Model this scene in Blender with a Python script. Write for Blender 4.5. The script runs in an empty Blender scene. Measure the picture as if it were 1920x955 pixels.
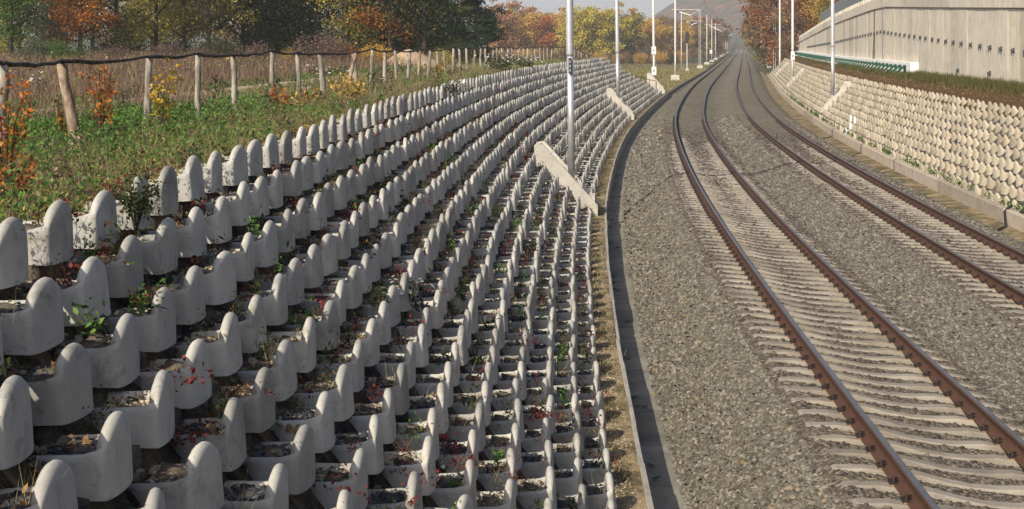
import bpy, math, random
import numpy as np
from mathutils import Vector
random.seed(7); rng = np.random.default_rng(11)
R = math.radians
scene = bpy.context.scene
col = scene.collection

# ------------------------------------------------------------------ camera, sky, sun, exposure
CAMH = 3.726
cam_d = bpy.data.cameras.new("camera"); cam = bpy.data.objects.new("camera", cam_d); col.objects.link(cam)
cam.location = (0, 0, CAMH); cam.rotation_euler = (R(90), 0, 0)
cam_d.sensor_width = 36.0; cam_d.lens = 3227.7 / 1920 * 36
cam_d.shift_y = -(477.5 - 85.0) / 1920
cam_d.clip_start = 0.1; cam_d.clip_end = 20000
scene.camera = cam
SUN_EL = R(35.5); SUN_AZ = R(35.0)            # light travels towards this azimuth (clockwise from +Y)
w = bpy.data.worlds.new("World"); scene.world = w; w.use_nodes = True
nt = w.node_tree; nt.nodes.clear()
o_ = nt.nodes.new("ShaderNodeOutputWorld"); b_ = nt.nodes.new("ShaderNodeBackground"); k_ = nt.nodes.new("ShaderNodeTexSky")
k_.sky_type = 'NISHITA'; k_.sun_disc = False; k_.sun_elevation = SUN_EL; k_.sun_rotation = SUN_AZ + math.pi
k_.air_density = 0.6; k_.dust_density = 2.2; k_.ozone_density = 1.0
b_.inputs[1].default_value = 0.14
nt.links.new(k_.outputs[0], b_.inputs[0]); nt.links.new(b_.outputs[0], o_.inputs[0])
sd = bpy.data.lights.new("sun", 'SUN'); sd.energy = 5.0; sd.angle = R(0.5); sd.color = (1.0, 0.90, 0.75)
sun = bpy.data.objects.new("sun", sd); col.objects.link(sun)
ldir = Vector((math.cos(SUN_EL) * math.sin(SUN_AZ), math.cos(SUN_EL) * math.cos(SUN_AZ), -math.sin(SUN_EL)))
sun.rotation_euler = ldir.to_track_quat('-Z', 'Y').to_euler(); sun.location = (-30, -30, 40)
scene.view_settings.view_transform = 'Standard'; scene.view_settings.look = 'None'
scene.view_settings.exposure = 0.02; scene.view_settings.gamma = 1.0
scene.view_settings.use_curve_mapping = False
scene.cycles.use_denoising = True
scene.cycles.max_bounces = 6; scene.cycles.transparent_max_bounces = 8; scene.cycles.volume_bounces = 1

# ------------------------------------------------------------------ the line of the track
_S = np.concatenate([np.arange(-60, 120, 1.0), np.arange(120, 7000, 5.0)])
_K = np.interp(_S, [-60, 0, 25, 50, 75, 100, 130, 165, 210, 300], [.0006, .0006, .001, .00064, .0011, .00022, .00032, .00016, -.00003, 0])
_d = np.diff(_S); _i0 = 60
_th = np.concatenate([[0], np.cumsum((_K[1:] + _K[:-1]) / 2 * _d)]); _th += .03742 - _th[_i0]
def _cum(a): return np.concatenate([[0], np.cumsum((a[1:] + a[:-1]) / 2 * _d)])
_X = _cum(np.sin(_th)); _X += 3.4457 - _X[_i0]
_Y = _cum(np.cos(_th)); _Y += 14.652 - _Y[_i0]
def TH(s): return np.interp(s, _S, _th)
def zg(s): return 1.1e-6 * np.clip(s, 0, 1300) ** 2
def SHIFT(s): return np.interp(s, [-15, 2, 12, 35, 200, 300], [.25, 0, -.14, -.36, -.36, 0])      # slope and channel drift away from the track
def P(s, off, z):
    s = np.asarray(s, float); off = np.asarray(off, float); t = TH(s)
    off = off + SHIFT(s) * np.interp(off, [-8.6, -6.7, -1.5, -1.0], [0, 1, 1, 0])
    return np.stack(np.broadcast_arrays(np.interp(s, _S, _X) + np.cos(t) * off, np.interp(s, _S, _Y) - np.sin(t) * off, np.asarray(z, float) + zg(s)), -1)
def proj(p):
    p = np.atleast_2d(p); return 960 + 3227.7 * p[:, 0] / p[:, 1], 85 + 3227.7 * (CAMH - p[:, 2]) / p[:, 1]
def sstep(a, b, x):
    t = np.clip((np.asarray(x, float) - a) / (b - a), 0, 1); return t * t * (3 - 2 * t)
_ph = rng.uniform(0, 6.28, 12)
def wob(x, y, sc):
    return (np.sin(x / sc + _ph[0]) * np.cos(y / sc * 1.3 + _ph[1]) + .5 * np.sin(x / sc * 2.3 + _ph[2] + y / sc) + .35 * np.sin(y / sc * 3.1 + _ph[3] - x / sc * 1.7)) / 1.6
def zL(s): return 2.5 - 3.45 * sstep(114, 152, s)
def coping_line(s): return np.interp(s, [30, 52, 80, 98, 104, 145, 258], [4.7, 5.15, 5.77, 6.2, 6.17, 5.69, 4.0])
def zR(s): return 1 - sstep(243, 262, s)
def H(s, off):
    s, off = np.broadcast_arrays(np.asarray(s, float), np.asarray(off, float))
    left = np.minimum(zL(s) + .006 * np.clip(-off - 14, 0, 90) * (1 - sstep(100, 150, s)) + .05 * wob(s, off, 7.) * sstep(7, 10, -off), -.95 + (-2.5 - off) * .92)
    left = np.where(off > -2.5, -.97, left)
    low = np.full_like(off, -1.6)
    r = np.interp(off, [8.2, 8.3, 8.5, 10.75, 10.9, 13.0], [-.95, -.75, -.72, 1.62, 1.8, 2.15])
    r = -.95 + (r + .95) * zR(s)
    hill = np.where(off > 13.15, np.maximum(r, (coping_line(s) + .25) * zR(s) + (-.9) * (1 - zR(s))) + np.clip(off - 22, 0, 120) * .22, r)
    z = np.where(off < -2.2, left, np.where(off < 8.2, low, np.where(off > 13.15, hill, r)))
    far = sstep(900, 1200, s) * sstep(8, 200, np.abs(off) + (s - 900) * .8)
    z = np.where(s > 700, z + far * np.clip(s - 950, 0, 1500) * .013, z)
    return z

# ------------------------------------------------------------------ mesh helpers
def mesh_np(name, V, F, mats, parent=None, smooth=False, mi=None):
    V = np.asarray(V, np.float32).reshape(-1, 3); F = np.asarray(F, np.int32)
    k = F.shape[1]; n = len(F)
    me = bpy.data.meshes.new(name)
    me.vertices.add(len(V)); me.vertices.foreach_set('co', V.ravel())
    me.loops.add(n * k); me.loops.foreach_set('vertex_index', F.ravel())
    me.polygons.add(n); me.polygons.foreach_set('loop_start', np.arange(0, n * k, k, dtype=np.int32))
    if smooth: me.polygons.foreach_set('use_smooth', np.ones(n, bool))
    if mi is not None: me.polygons.foreach_set('material_index', np.asarray(mi, np.int32))
    for m in (mats if isinstance(mats, (list, tuple)) else [mats]): me.materials.append(m)
    me.update(calc_edges=True); me.validate()
    ob = bpy.data.objects.new(name, me); col.objects.link(ob); ob.parent = parent
    return ob
def link(name, me, parent=None, loc=(0, 0, 0), rot=(0, 0, 0), scale=(1, 1, 1)):
    ob = bpy.data.objects.new(name, me); col.objects.link(ob); ob.parent = parent
    ob.location = loc; ob.rotation_euler = rot; ob.scale = scale
    return ob
def take(ob):
    me = ob.data; bpy.data.objects.remove(ob); return me
def empty(name, loc=(0, 0, 0), rz=0):
    e = bpy.data.objects.new(name, None); col.objects.link(e); e.location = loc; e.rotation_euler = (0, 0, rz); e.empty_display_size = .2
    return e
def tag(o, label=None, cat=None, group=None, kind=None):
    if label: o['label'] = label
    if cat: o['category'] = cat
    if group: o['group'] = group
    if kind: o['kind'] = kind
    return o
class MB:
    """polygon soup with any face sizes, built as one mesh"""
    def __init__(s): s.v = []; s.f = []; s.m = []
    def add(s, v, f, m=0):
        b = len(s.v); s.v += [tuple(map(float, p)) for p in v]; s.f += [[i + b for i in q] for q in f]; s.m += [m] * len(f)
    def box(s, x0, x1, y0, y1, z0, z1, m=0, bev=0, M=None):
        if bev:
            b = bev
            rings = [(z0, 0), (z1 - b, 0), (z1, b)]
            v = []
            for z, i in rings: v += [(x0 + i, y0 + i, z), (x1 - i, y0 + i, z), (x1 - i, y1 - i, z), (x0 + i, y1 - i, z)]
            f = [[3, 2, 1, 0], [8, 9, 10, 11]]
            for r in (0, 4): f += [[r + j, r + (j + 1) % 4, r + 4 + (j + 1) % 4, r + 4 + j] for j in range(4)]
        else:
            v = [(x0, y0, z0), (x1, y0, z0), (x1, y1, z0), (x0, y1, z0), (x0, y0, z1), (x1, y0, z1), (x1, y1, z1), (x0, y1, z1)]
            f = [[3, 2, 1, 0], [4, 5, 6, 7], [0, 1, 5, 4], [1, 2, 6, 5], [2, 3, 7, 6], [3, 0, 4, 7]]
        if M is not None: v = [M(*p) for p in v]
        s.add(v, f, m)
    def tube(s, pts, rad, n=8, m=0, cap=True):
        pts = [Vector(p) for p in pts]; rad = rad if isinstance(rad, (list, tuple)) else [rad] * len(pts)
        v = []; f = []
        for i, p in enumerate(pts):
            d = (pts[min(i + 1, len(pts) - 1)] - pts[max(i - 1, 0)]).normalized()
            a = d.orthogonal().normalized() if i == 0 else (a - d * a.dot(d)).normalized()
            b = d.cross(a)
            for j in range(n):
                t = 2 * math.pi * j / n; v.append(p + (a * math.cos(t) + b * math.sin(t)) * rad[i])
        for i in range(len(pts) - 1):
            for j in range(n): f.append([i * n + j, i * n + (j + 1) % n, (i + 1) * n + (j + 1) % n, (i + 1) * n + j])
        if cap: f += [list(range(n))[::-1], [(len(pts) - 1) * n + j for j in range(n)]]
        s.add(v, f, m)
    def build(s, name, mats, parent=None, smooth=False, loc=(0, 0, 0), rot=(0, 0, 0)):
        me = bpy.data.meshes.new(name); me.from_pydata(s.v, [], s.f)
        for m in (mats if isinstance(mats, (list, tuple)) else [mats]): me.materials.append(m)
        me.polygons.foreach_set('material_index', s.m)
        if smooth: me.polygons.foreach_set('use_smooth', [True] * len(s.f))
        me.update()
        return link(name, me, parent, loc, rot)

# ------------------------------------------------------------------ materials
def mat(name, rough=.85, spec=.3):
    m = bpy.data.materials.new(name); m.use_nodes = True; n = m.node_tree.nodes; p = n['Principled BSDF']
    p.inputs['Roughness'].default_value = rough; p.inputs['Specular IOR Level'].default_value = spec
    return m, m.node_tree, p
def ramp(t, fac, stops):
    r = t.nodes.new('ShaderNodeValToRGB'); e = r.color_ramp.elements
    while len(e) < len(stops): e.new(.5)
    for el, (pos, c) in zip(e, stops): el.position = pos; el.color = (*c, 1)
    t.links.new(fac, r.inputs[0]); return r.outputs[0]
def noise(t, scale, detail=4, rough=.6, co=None, dist=0):
    n = t.nodes.new('ShaderNodeTexNoise'); n.inputs['Scale'].default_value = scale; n.inputs['Detail'].default_value = detail
    n.inputs['Roughness'].default_value = rough; n.inputs['Distortion'].default_value = dist
    if co is not None: t.links.new(co, n.inputs['Vector'])
    return n.outputs[0]
def geo(t, out='Position'): return t.nodes.new('ShaderNodeNewGeometry').outputs[out]
def mix(t, fac, a, b, mode='MIX'):
    m = t.nodes.new('ShaderNodeMix'); m.data_type = 'RGBA'; m.blend_type = mode
    for sck, v in ((m.inputs[0], fac), (m.inputs[6], a), (m.inputs[7], b)):
        if hasattr(v, 'links'): t.links.new(v, sck)
        elif isinstance(v, tuple): sck.default_value = (*v, 1)
        else: sck.default_value = v
    return m.outputs[2]
def math_n(t, op, a, b=0.0):
    m = t.nodes.new('ShaderNodeMath'); m.operation = op
    for i, v in enumerate((a, b)):
        if hasattr(v, 'links'): t.links.new(v, m.inputs[i])
        else: m.inputs[i].default_value = v
    return m.outputs[0]
def bump(t, p, h, dist=.01, strength=.6):
    b = t.nodes.new('ShaderNodeBump'); b.inputs['Distance'].default_value = dist; b.inputs['Strength'].default_value = strength
    t.links.new(h, b.inputs['Height']); t.links.new(b.outputs[0], p.inputs['Normal'])
def scaled(t, co, s):
    m = t.nodes.new('ShaderNodeMapping'); m.inputs['Scale'].default_value = s; t.links.new(co, m.inputs[0]); return m.outputs[0]
def voro(t, scale, co, feature='F1', out='Distance'):
    v = t.nodes.new('ShaderNodeTexVoronoi'); v.feature = feature; v.inputs['Scale'].default_value = scale
    t.links.new(co, v.inputs['Vector']); return v.outputs[out]

def concrete(name, c0, c1, c2, stain=(.10, .09, .07), stain_amt=.5, streak=False, pits=True, objrand=.0):
    m, t, p = mat(name, .88, .25); g = geo(t)
    big = noise(t, 1.7, 5, .6, g); fine = noise(t, 38, 3, .6, g)
    c = ramp(t, big, [(.3, c0), (.5, c1), (.72, c2)])
    c = mix(t, math_n(t, 'MULTIPLY', math_n(t, 'SUBTRACT', fine, .5), .5), c, (.05, .05, .05))
    st = noise(t, 3.3, 6, .7, scaled(t, g, (1, 1, .25)) if streak else g, .6)
    c = mix(t, math_n(t, 'MULTIPLY', ramp(t, st, [(.52, (0, 0, 0)), (.74, (1, 1, 1))]), stain_amt), c, stain)
    if pits:
        vd = voro(t, 26, g); pit = ramp(t, vd, [(.10, (1, 1, 1)), (.20, (0, 0, 0))])
        sel = ramp(t, noise(t, 9, 2, .5, g), [(.55, (0, 0, 0)), (.62, (1, 1, 1))])
        c = mix(t, math_n(t, 'MULTIPLY', math_n(t, 'MULTIPLY', pit, sel), .75), c, (.06, .055, .05))
    if objrand and pits:
        lc = ramp(t, noise(t, 5.5, 7, .75, g, .8), [(.54, (0, 0, 0)), (.66, (1, 1, 1))]); c = mix(t, math_n(t, 'MULTIPLY', lc, .45), c, (.13, .125, .075))
    if objrand:
        oi = t.nodes.new('ShaderNodeObjectInfo').outputs['Random']
        ri = geo(t, 'Random Per Island')
        k = math_n(t, 'FRACT', math_n(t, 'ADD', oi, ri))
        c = mix(t, objrand, c, ramp(t, k, [(0, (.62, .60, .56)), (.5, (1, 1, 1)), (1, (1.12, 1.08, 1.0))]), 'MULTIPLY')
    t.links.new(c, p.inputs['Base Color']); bump(t, p, mix(t, .5, fine, big), .006, .5)
    return m
M = {}
M['block'] = concrete('block_concrete', (.37, .365, .33), (.475, .465, .425), (.57, .555, .505), (.12, .112, .085), .45, objrand=.75)
M['block_r'] = concrete('block_concrete_warm', (.36, .315, .235), (.46, .405, .31), (.54, .48, .375), (.17, .12, .075), .5, objrand=.75)
M['white'] = concrete('white_paint', (.72, .72, .70), (.8, .8, .78), (.84, .84, .82), pits=False, stain_amt=.15)
M['wall'] = concrete('wall_concrete', (.50, .455, .37), (.60, .55, .455), (.66, .61, .52), (.30, .25, .17), .6, streak=True, pits=False, objrand=.6)
M['slab'] = concrete('slab_concrete', (.19, .178, .15), (.25, .235, .20), (.31, .29, .25), (.08, .07, .055), .6, objrand=.6)
M['kerb'] = concrete('kerb_concrete', (.30, .285, .25), (.37, .35, .31), (.43, .41, .36), (.20, .17, .12), .5, objrand=.6)
M['kerb_r'] = concrete('kerb_warm', (.40, .33, .26), (.46, .40, .33), (.50, .45, .39), (.36, .22, .10), .55, objrand=.6)
M['sleeper'] = concrete('sleeper_concrete', (.21, .185, .15), (.29, .26, .215), (.36, .33, .28), (.12, .09, .06), .55, pits=False, objrand=.6)
M['trough'] = concrete('trough_concrete', (.50, .465, .40), (.59, .555, .49), (.65, .62, .56), (.2, .17, .12), .4, objrand=.3)

m, t, p = mat('rail_rust', .75, .4); g = geo(t)
c = ramp(t, noise(t, 14, 5, .7, g), [(.3, (.058, .027, .016)), (.55, (.088, .041, .024)), (.8, (.125, .062, .038))])
t.links.new(c, p.inputs['Base Color']); M['rail'] = m
m, t, p = mat('rail_head', .38, .5); g = geo(t); p.inputs['Metallic'].default_value = .75
c = ramp(t, noise(t, 5, 4, .7, g), [(.3, (.14, .125, .11)), (.7, (.26, .24, .22))]); t.links.new(c, p.inputs['Base Color']); M['railtop'] = m
m, t, p = mat('clip_steel', .6, .4); p.inputs['Base Color'].default_value = (.028, .018, .014, 1); M['clip'] = m
m, t, p = mat('pad_rust', .8, .2); p.inputs['Base Color'].default_value = (.30, .20, .10, 1); M['pad'] = m
m, t, p = mat('galvanised', .42, .5); g = geo(t); p.inputs['Metallic'].default_value = .55
c = ramp(t, noise(t, 6, 4, .6, g), [(.3, (.50, .51, .52)), (.7, (.66, .67, .68))]); t.links.new(c, p.inputs['Base Color']); M['galv'] = m
m, t, p = mat('painted_pole', .5, .4); p.inputs['Base Color'].default_value = (.62, .61, .58, 1); M['pole'] = m
m, t, p = mat('black_plastic', .5, .4); p.inputs['Base Color'].default_value = (.02, .02, .022, 1); M['black'] = m
m, t, p = mat('dark_metal', .5, .4); p.inputs['Base Color'].default_value = (.06, .065, .07, 1); M['dark'] = m
m, t, p = mat('palisade_metal', .5, .4); p.inputs['Base Color'].default_value = (.10, .11, .12, 1); M['pali'] = m
m, t, p = mat('green_mat', .8, .2); g = geo(t)
t.links.new(ramp(t, noise(t, 3, 3, .6, g), [(.3, (.012, .06, .035)), (.7, (.03, .11, .06))]), p.inputs['Base Color']); M['green'] = m
m, t, p = mat('white_sign', .4, .4); p.inputs['Base Color'].default_value = (.78, .78, .76, 1); M['sign'] = m
m, t, p = mat('print_black', .6, .2); p.inputs['Base Color'].default_value = (.03, .03, .03, 1); M['print'] = m

def bark(name, a, b, c):
    m, t, p = mat(name, .95, .15); g = geo(t)
    n = noise(t, 9, 6, .7, scaled(t, g, (1, 1, .28)), .4)
    t.links.new(ramp(t, n, [(.32, a), (.5, b), (.68, c)]), p.inputs['Base Color']); bump(t, p, n, .02, .8); return m
M['bark'] = bark('bark_dark', (.02, .016, .013), (.05, .042, .035), (.09, .078, .065))
M['bark_pale'] = bark('bark_pale', (.07, .06, .05), (.15, .13, .115), (.24, .215, .19))
M['post'] = bark('post_wood', (.10, .075, .055), (.27, .24, .20), (.46, .43, .37))
M['post_b'] = bark('post_wood_brown', (.10, .06, .04), (.28, .20, .14), (.48, .42, .34))
M['log'] = bark('rail_wood', (.035, .027, .021), (.085, .068, .054), (.19, .17, .15))

def leaf(name, stops, trans=.35, rough=.6):
    m = bpy.data.materials.new(name); m.use_nodes = True; t = m.node_tree; p = t.nodes['Principled BSDF']
    p.inputs['Roughness'].default_value = rough; p.inputs['Specular IOR Level'].default_value = .25
    c = ramp(t, geo(t, 'Random Per Island'), stops)
    t.links.new(c, p.inputs['Base Color'])
    tr = t.nodes.new('ShaderNodeBsdfTranslucent'); t.links.new(c, tr.inputs[0])
    mx = t.nodes.new('ShaderNodeMixShader'); mx.inputs[0].default_value = trans
    t.links.new(p.outputs[0], mx.inputs[1]); t.links.new(tr.outputs[0], mx.inputs[2])
    t.links.new(mx.outputs[0], t.nodes['Material Output'].inputs[0]); return m
L = {}
L['green'] = leaf('leaf_green', [(0, (0.0325, 0.078, 0.0156)), (.5, (0.078, 0.156, 0.0286)), (1, (0.143, 0.208, 0.0455))])
L['herb'] = leaf('leaf_herb', [(0, (0.0375, 0.1063, 0.0150)), (.45, (0.0813, 0.1875, 0.0275)), (.8, (0.1500, 0.2500, 0.0500)), (1, (0.2500, 0.2375, 0.0875))])
L['olive'] = leaf('leaf_olive', [(0, (0.0923, 0.1188, 0.0316)), (.4, (0.2111, 0.2244, 0.0528)), (.75, (0.3959, 0.3432, 0.0791)), (1, (0.6862, 0.4486, 0.1056))])
L['dark'] = leaf('leaf_dark', [(0, (0.0173, 0.0302, 0.0151)), (.5, (0.0389, 0.0605, 0.0259)), (.85, (0.0864, 0.1080, 0.0389)), (1, (0.2160, 0.1512, 0.0432))])
L['pine'] = leaf('leaf_pine', [(0, (0.0104, 0.0234, 0.013)), (.5, (0.0234, 0.0468, 0.0234)), (1, (0.052, 0.0845, 0.0364))], .15)
L['pale'] = leaf('leaf_willow', [(0, (.05, .075, .04)), (.5, (.10, .13, .07)), (1, (.17, .18, .08))])
L['orange'] = leaf('leaf_orange', [(0, (0.2112, 0.0528, 0.0132)), (.4, (0.4752, 0.1452, 0.0264)), (.8, (0.6600, 0.2508, 0.0462)), (1, (0.4488, 0.2640, 0.0660))])
L['rust'] = leaf('leaf_rust', [(0, (0.0931, 0.0310, 0.0124)), (.45, (0.2329, 0.0776, 0.0217)), (.85, (0.4347, 0.1552, 0.0310)), (1, (0.5899, 0.2794, 0.0466))])
L['yellow'] = leaf('leaf_yellow', [(0, (.28, .17, .02)), (.5, (.52, .33, .03)), (1, (.62, .45, .08))])
L['yelgreen'] = leaf('leaf_yellow_green', [(0, (0.1957, 0.2174, 0.0325)), (.4, (0.4347, 0.3913, 0.0542)), (.8, (0.7390, 0.5434, 0.0869)), (1, (0.7500, 0.6086, 0.1088))])
L['ochre'] = leaf('leaf_ochre', [(0, (0.3100, 0.1771, 0.0443)), (.5, (0.6642, 0.3763, 0.0775)), (1, (0.7500, 0.5755, 0.1328))])
L['peach'] = leaf('leaf_peach', [(0, (.26, .12, .05)), (.5, (.46, .22, .09)), (1, (.55, .33, .14))])
L['browntree'] = leaf('leaf_brown', [(0, (0.1215, 0.0709, 0.0405)), (.5, (0.2633, 0.1620, 0.0810)), (1, (0.4860, 0.2835, 0.1215))])
L['twig'] = leaf('twig_brown', [(0, (0.0625, 0.0400, 0.0325)), (.5, (0.1500, 0.0938, 0.0725)), (1, (0.2500, 0.1688, 0.1250))], .2)
L['dry'] = leaf('dry_stalk', [(0, (0.1010, 0.0594, 0.0416)), (.4, (0.1841, 0.1128, 0.0808)), (.8, (0.2731, 0.1841, 0.1247)), (1, (0.4037, 0.3087, 0.2019))], .3)
L['straw'] = leaf('straw', [(0, (.16, .13, .06)), (.5, (.28, .23, .11)), (1, (.42, .36, .2))], .3)
L['bermg'] = leaf('berm_grass_leaf', [(0, (.05, .06, .015)), (.5, (.10, .105, .03)), (1, (.17, .14, .05))])
L['red'] = leaf('leaf_red', [(0, (.05, .012, .012)), (.5, (.14, .022, .020)), (.85, (.28, .045, .035)), (1, (.10, .07, .03))])
L['weed'] = leaf('weed_dark', [(0, (.015, .03, .012)), (.5, (.04, .065, .02)), (.85, (.08, .09, .03)), (1, (.12, .05, .03))])
L['petal'] = leaf('white_petal', [(0, (.62, .62, .58)), (1, (.80, .80, .78))], .25)
L['bright'] = leaf('leaf_bright', [(0, (.05, .14, .02)), (.6, (.12, .26, .04)), (1, (.22, .36, .08))])

def rocks(name, stops, rough=.9):
    m, t, p = mat(name, rough, .3); g = geo(t)
    c = ramp(t, geo(t, 'Random Per Island'), stops)
    c = mix(t, .45, c, ramp(t, noise(t, 45, 4, .7, g), [(.3, (.45, .45, .45)), (.7, (1.25, 1.25, 1.25))]), 'MULTIPLY')
    t.links.new(c, p.inputs['Base Color']); return m
BST = [(0, (.085, .077, .060)), (.3, (.125, .114, .089)), (.55, (.160, .147, .115)), (.8, (.205, .19, .152)), (.975, (.28, .255, .205)), (1, (.29, .21, .13))]
M['stone'] = rocks('ballast_stone', BST)
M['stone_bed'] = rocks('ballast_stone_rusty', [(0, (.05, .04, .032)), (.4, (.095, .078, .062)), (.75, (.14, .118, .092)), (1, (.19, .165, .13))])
M['clod'] = rocks('soil_clod', [(0, (.05, .042, .03)), (.5, (.12, .10, .072)), (.85, (.20, .17, .125)), (1, (.32, .28, .21))])
M['slate'] = rocks('slate_chip', [(0, (.018, .022, .03)), (.6, (.045, .052, .065)), (1, (.11, .12, .135))], .55)
M['pebble'] = rocks('tan_pebble', [(0, (.20, .15, .09)), (.5, (.36, .28, .17)), (1, (.52, .45, .34))])
# ballast sheet: voronoi stones as colour and relief, where single stones are too small to build
m, t, p = mat('ballast_bed', .92, .25); g = geo(t)
vc = voro(t, 17, g, 'F1', 'Color'); vd = voro(t, 17, g, 'F1', 'Distance')
sp = t.nodes.new('ShaderNodeSeparateColor'); t.links.new(vc, sp.inputs[0])
c = ramp(t, sp.outputs[0], [(q, tuple(x * 1.12 for x in cc)) for q, cc in BST])
c = mix(t, .5, c, ramp(t, noise(t, 1.3, 4, .6, g), [(.3, (.72, .70, .66)), (.7, (1.15, 1.12, 1.05))]), 'MULTIPLY')
t.links.new(c, p.inputs['Base Color']); c = mix(t, .6, c, ramp(t, noise(t, .22, 5, .7, g), [(.35, (.80, .75, .66)), (.65, (1.15, 1.12, 1.06))]), 'MULTIPLY'); t.links.new(c, p.inputs['Base Color']); bump(t, p, math_n(t, 'SUBTRACT', 1.0, vd), .05, .9); M['ballast'] = m
# ground: field grass, soil
m, t, p = mat('ground_soil', .95, .15); g = geo(t)
n1 = noise(t, .35, 6, .65, g); n2 = noise(t, 6, 5, .7, g)
c = mix(t, n1, ramp(t, n2, [(.3, (.045, .040, .018)), (.55, (.10, .085, .04)), (.8, (.17, .14, .075))]), ramp(t, n2, [(.3, (.03, .05, .014)), (.6, (.075, .095, .03)), (.85, (.15, .14, .06))]))
t.links.new(c, p.inputs['Base Color']); bump(t, p, n2, .06, .8); M['ground'] = m
m, t, p = mat('slope_soil', .95, .2); g = geo(t)
n2 = noise(t, 9, 6, .75, g); n3 = noise(t, 60, 3, .6, g); n4 = noise(t, 1.1, 4, .7, g)
ca = ramp(t, n2, [(.3, (.075, .062, .045)), (.55, (.17, .142, .10)), (.75, (.30, .25, .18))])
cb = ramp(t, n3, [(.35, (.02, .022, .028)), (.65, (.075, .08, .09))])
c = mix(t, ramp(t, n4, [(.47, (0, 0, 0)), (.55, (1, 1, 1))]), ca, cb)
t.links.new(c, p.inputs['Base Color']); bump(t, p, mix(t, .5, n2, n3), .03, .9); M['soil'] = m
m, t, p = mat('tan_gravel', .95, .2); g = geo(t)
n2 = noise(t, 30, 5, .75, g); n4 = noise(t, 1.6, 5, .7, g)
c = mix(t, ramp(t, n4, [(.38, (0, 0, 0)), (.56, (1, 1, 1))]), ramp(t, n2, [(.3, (.20, .145, .075)), (.5, (.36, .27, .155)), (.75, (.50, .41, .27))]), ramp(t, n2, [(.3, (.06, .05, .025)), (.7, (.17, .14, .07))]))
t.links.new(c, p.inputs['Base Color']); bump(t, p, n2, .025, .8); M['tan'] = m
m, t, p = mat('sand', .95, .2); g = geo(t)
c = ramp(t, noise(t, 8, 5, .7, g), [(.3, (.34, .25, .15)), (.6, (.50, .38, .25)), (.8, (.60, .48, .34))]); t.links.new(c, p.inputs['Base Color']); M['sand'] = m
m, t, p = mat('berm_soil', .95, .15); g = geo(t)
n2 = noise(t, 7, 6, .7, g)
t.links.new(ramp(t, n2, [(.3, (.05, .03, .012)), (.55, (.10, .058, .024)), (.75, (.13, .10, .035))]), p.inputs['Base Color']); bump(t, p, n2, .06, .8); M['berm'] = m
m, t, p = mat('far_woods', .95, .1); g = geo(t)
v1 = voro(t, .07, g, 'F1', 'Color'); sp = t.nodes.new('ShaderNodeSeparateColor'); t.links.new(v1, sp.inputs[0])
c = ramp(t, sp.outputs[0], [(0, (.05, .035, .02)), (.35, (.11, .055, .03)), (.6, (.07, .06, .03)), (.85, (.15, .07, .035)), (1, (.05, .06, .03))])
t.links.new(c, p.inputs['Base Color']); bump(t, p, voro(t, .07, g), 9, 1); M['woods'] = m
#@@STRUCT
# ------------------------------------------------------------------ ground
gs = np.unique(np.concatenate([np.arange(-40, 130, 2.5), np.arange(130, 300, 5.), np.arange(300, 1000, 25.), np.arange(1000, 2000, 60.), np.arange(2000, 6600, 300.)]))
go = np.unique(np.concatenate([np.arange(-2400, -400, 200.), np.arange(-400, -100, 25.), np.arange(-100, -20, 5.), np.arange(-20, -6.5, 1.),
    [-6.55, -6.45, -6.25, -5.5, -4.5, -3.5, -2.52, -2.48, -2.21, -2.19, 0, 4, 8.19, 8.21, 8.3, 8.5, 9.5, 10.5, 10.75, 10.9, 11.6, 12.3, 13.0, 13.14, 13.16, 14, 16, 19, 22], np.arange(25, 100, 8.), np.arange(100, 400, 40.), np.arange(400, 2500, 200.)]))
GS, GO = np.meshgrid(gs, go, indexing='ij')
V = P(GS.ravel(), GO.ravel(), (H(GS, GO) - .6 * ((GO < -2.3) & (GO > -6.5) & (GS < 123))).ravel())
a, b = len(gs), len(go)
ii, jj = np.meshgrid(np.arange(a - 1), np.arange(b - 1), indexing='ij'); q = (ii * b + jj).ravel()
F = np.stack([q, q + 1, q + b + 1, q + b], 1)[:, ::-1]
cs = ((gs[:-1] + gs[1:]) / 2)[ii].ravel(); co_ = ((go[:-1] + go[1:]) / 2)[jj].ravel()
mi = np.zeros(len(F), int); mi[(co_ > 10.6) & (co_ < 13.2) & (cs < 262)] = 1; mi[(co_ > 8.2) & (co_ < 10.6) & (cs < 250)] = 3; mi[(co_ > -6.3) & (co_ < 8.2) & (cs < 330)] = 2; mi[(co_ > -40) & (co_ < 60) & (cs > 1080) & (cs < 1330)] = 1
tag(mesh_np('ground', V, F, [M['ground'], M['berm'], M['tan'], M['soil']], smooth=True, mi=mi), kind='structure')

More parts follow.
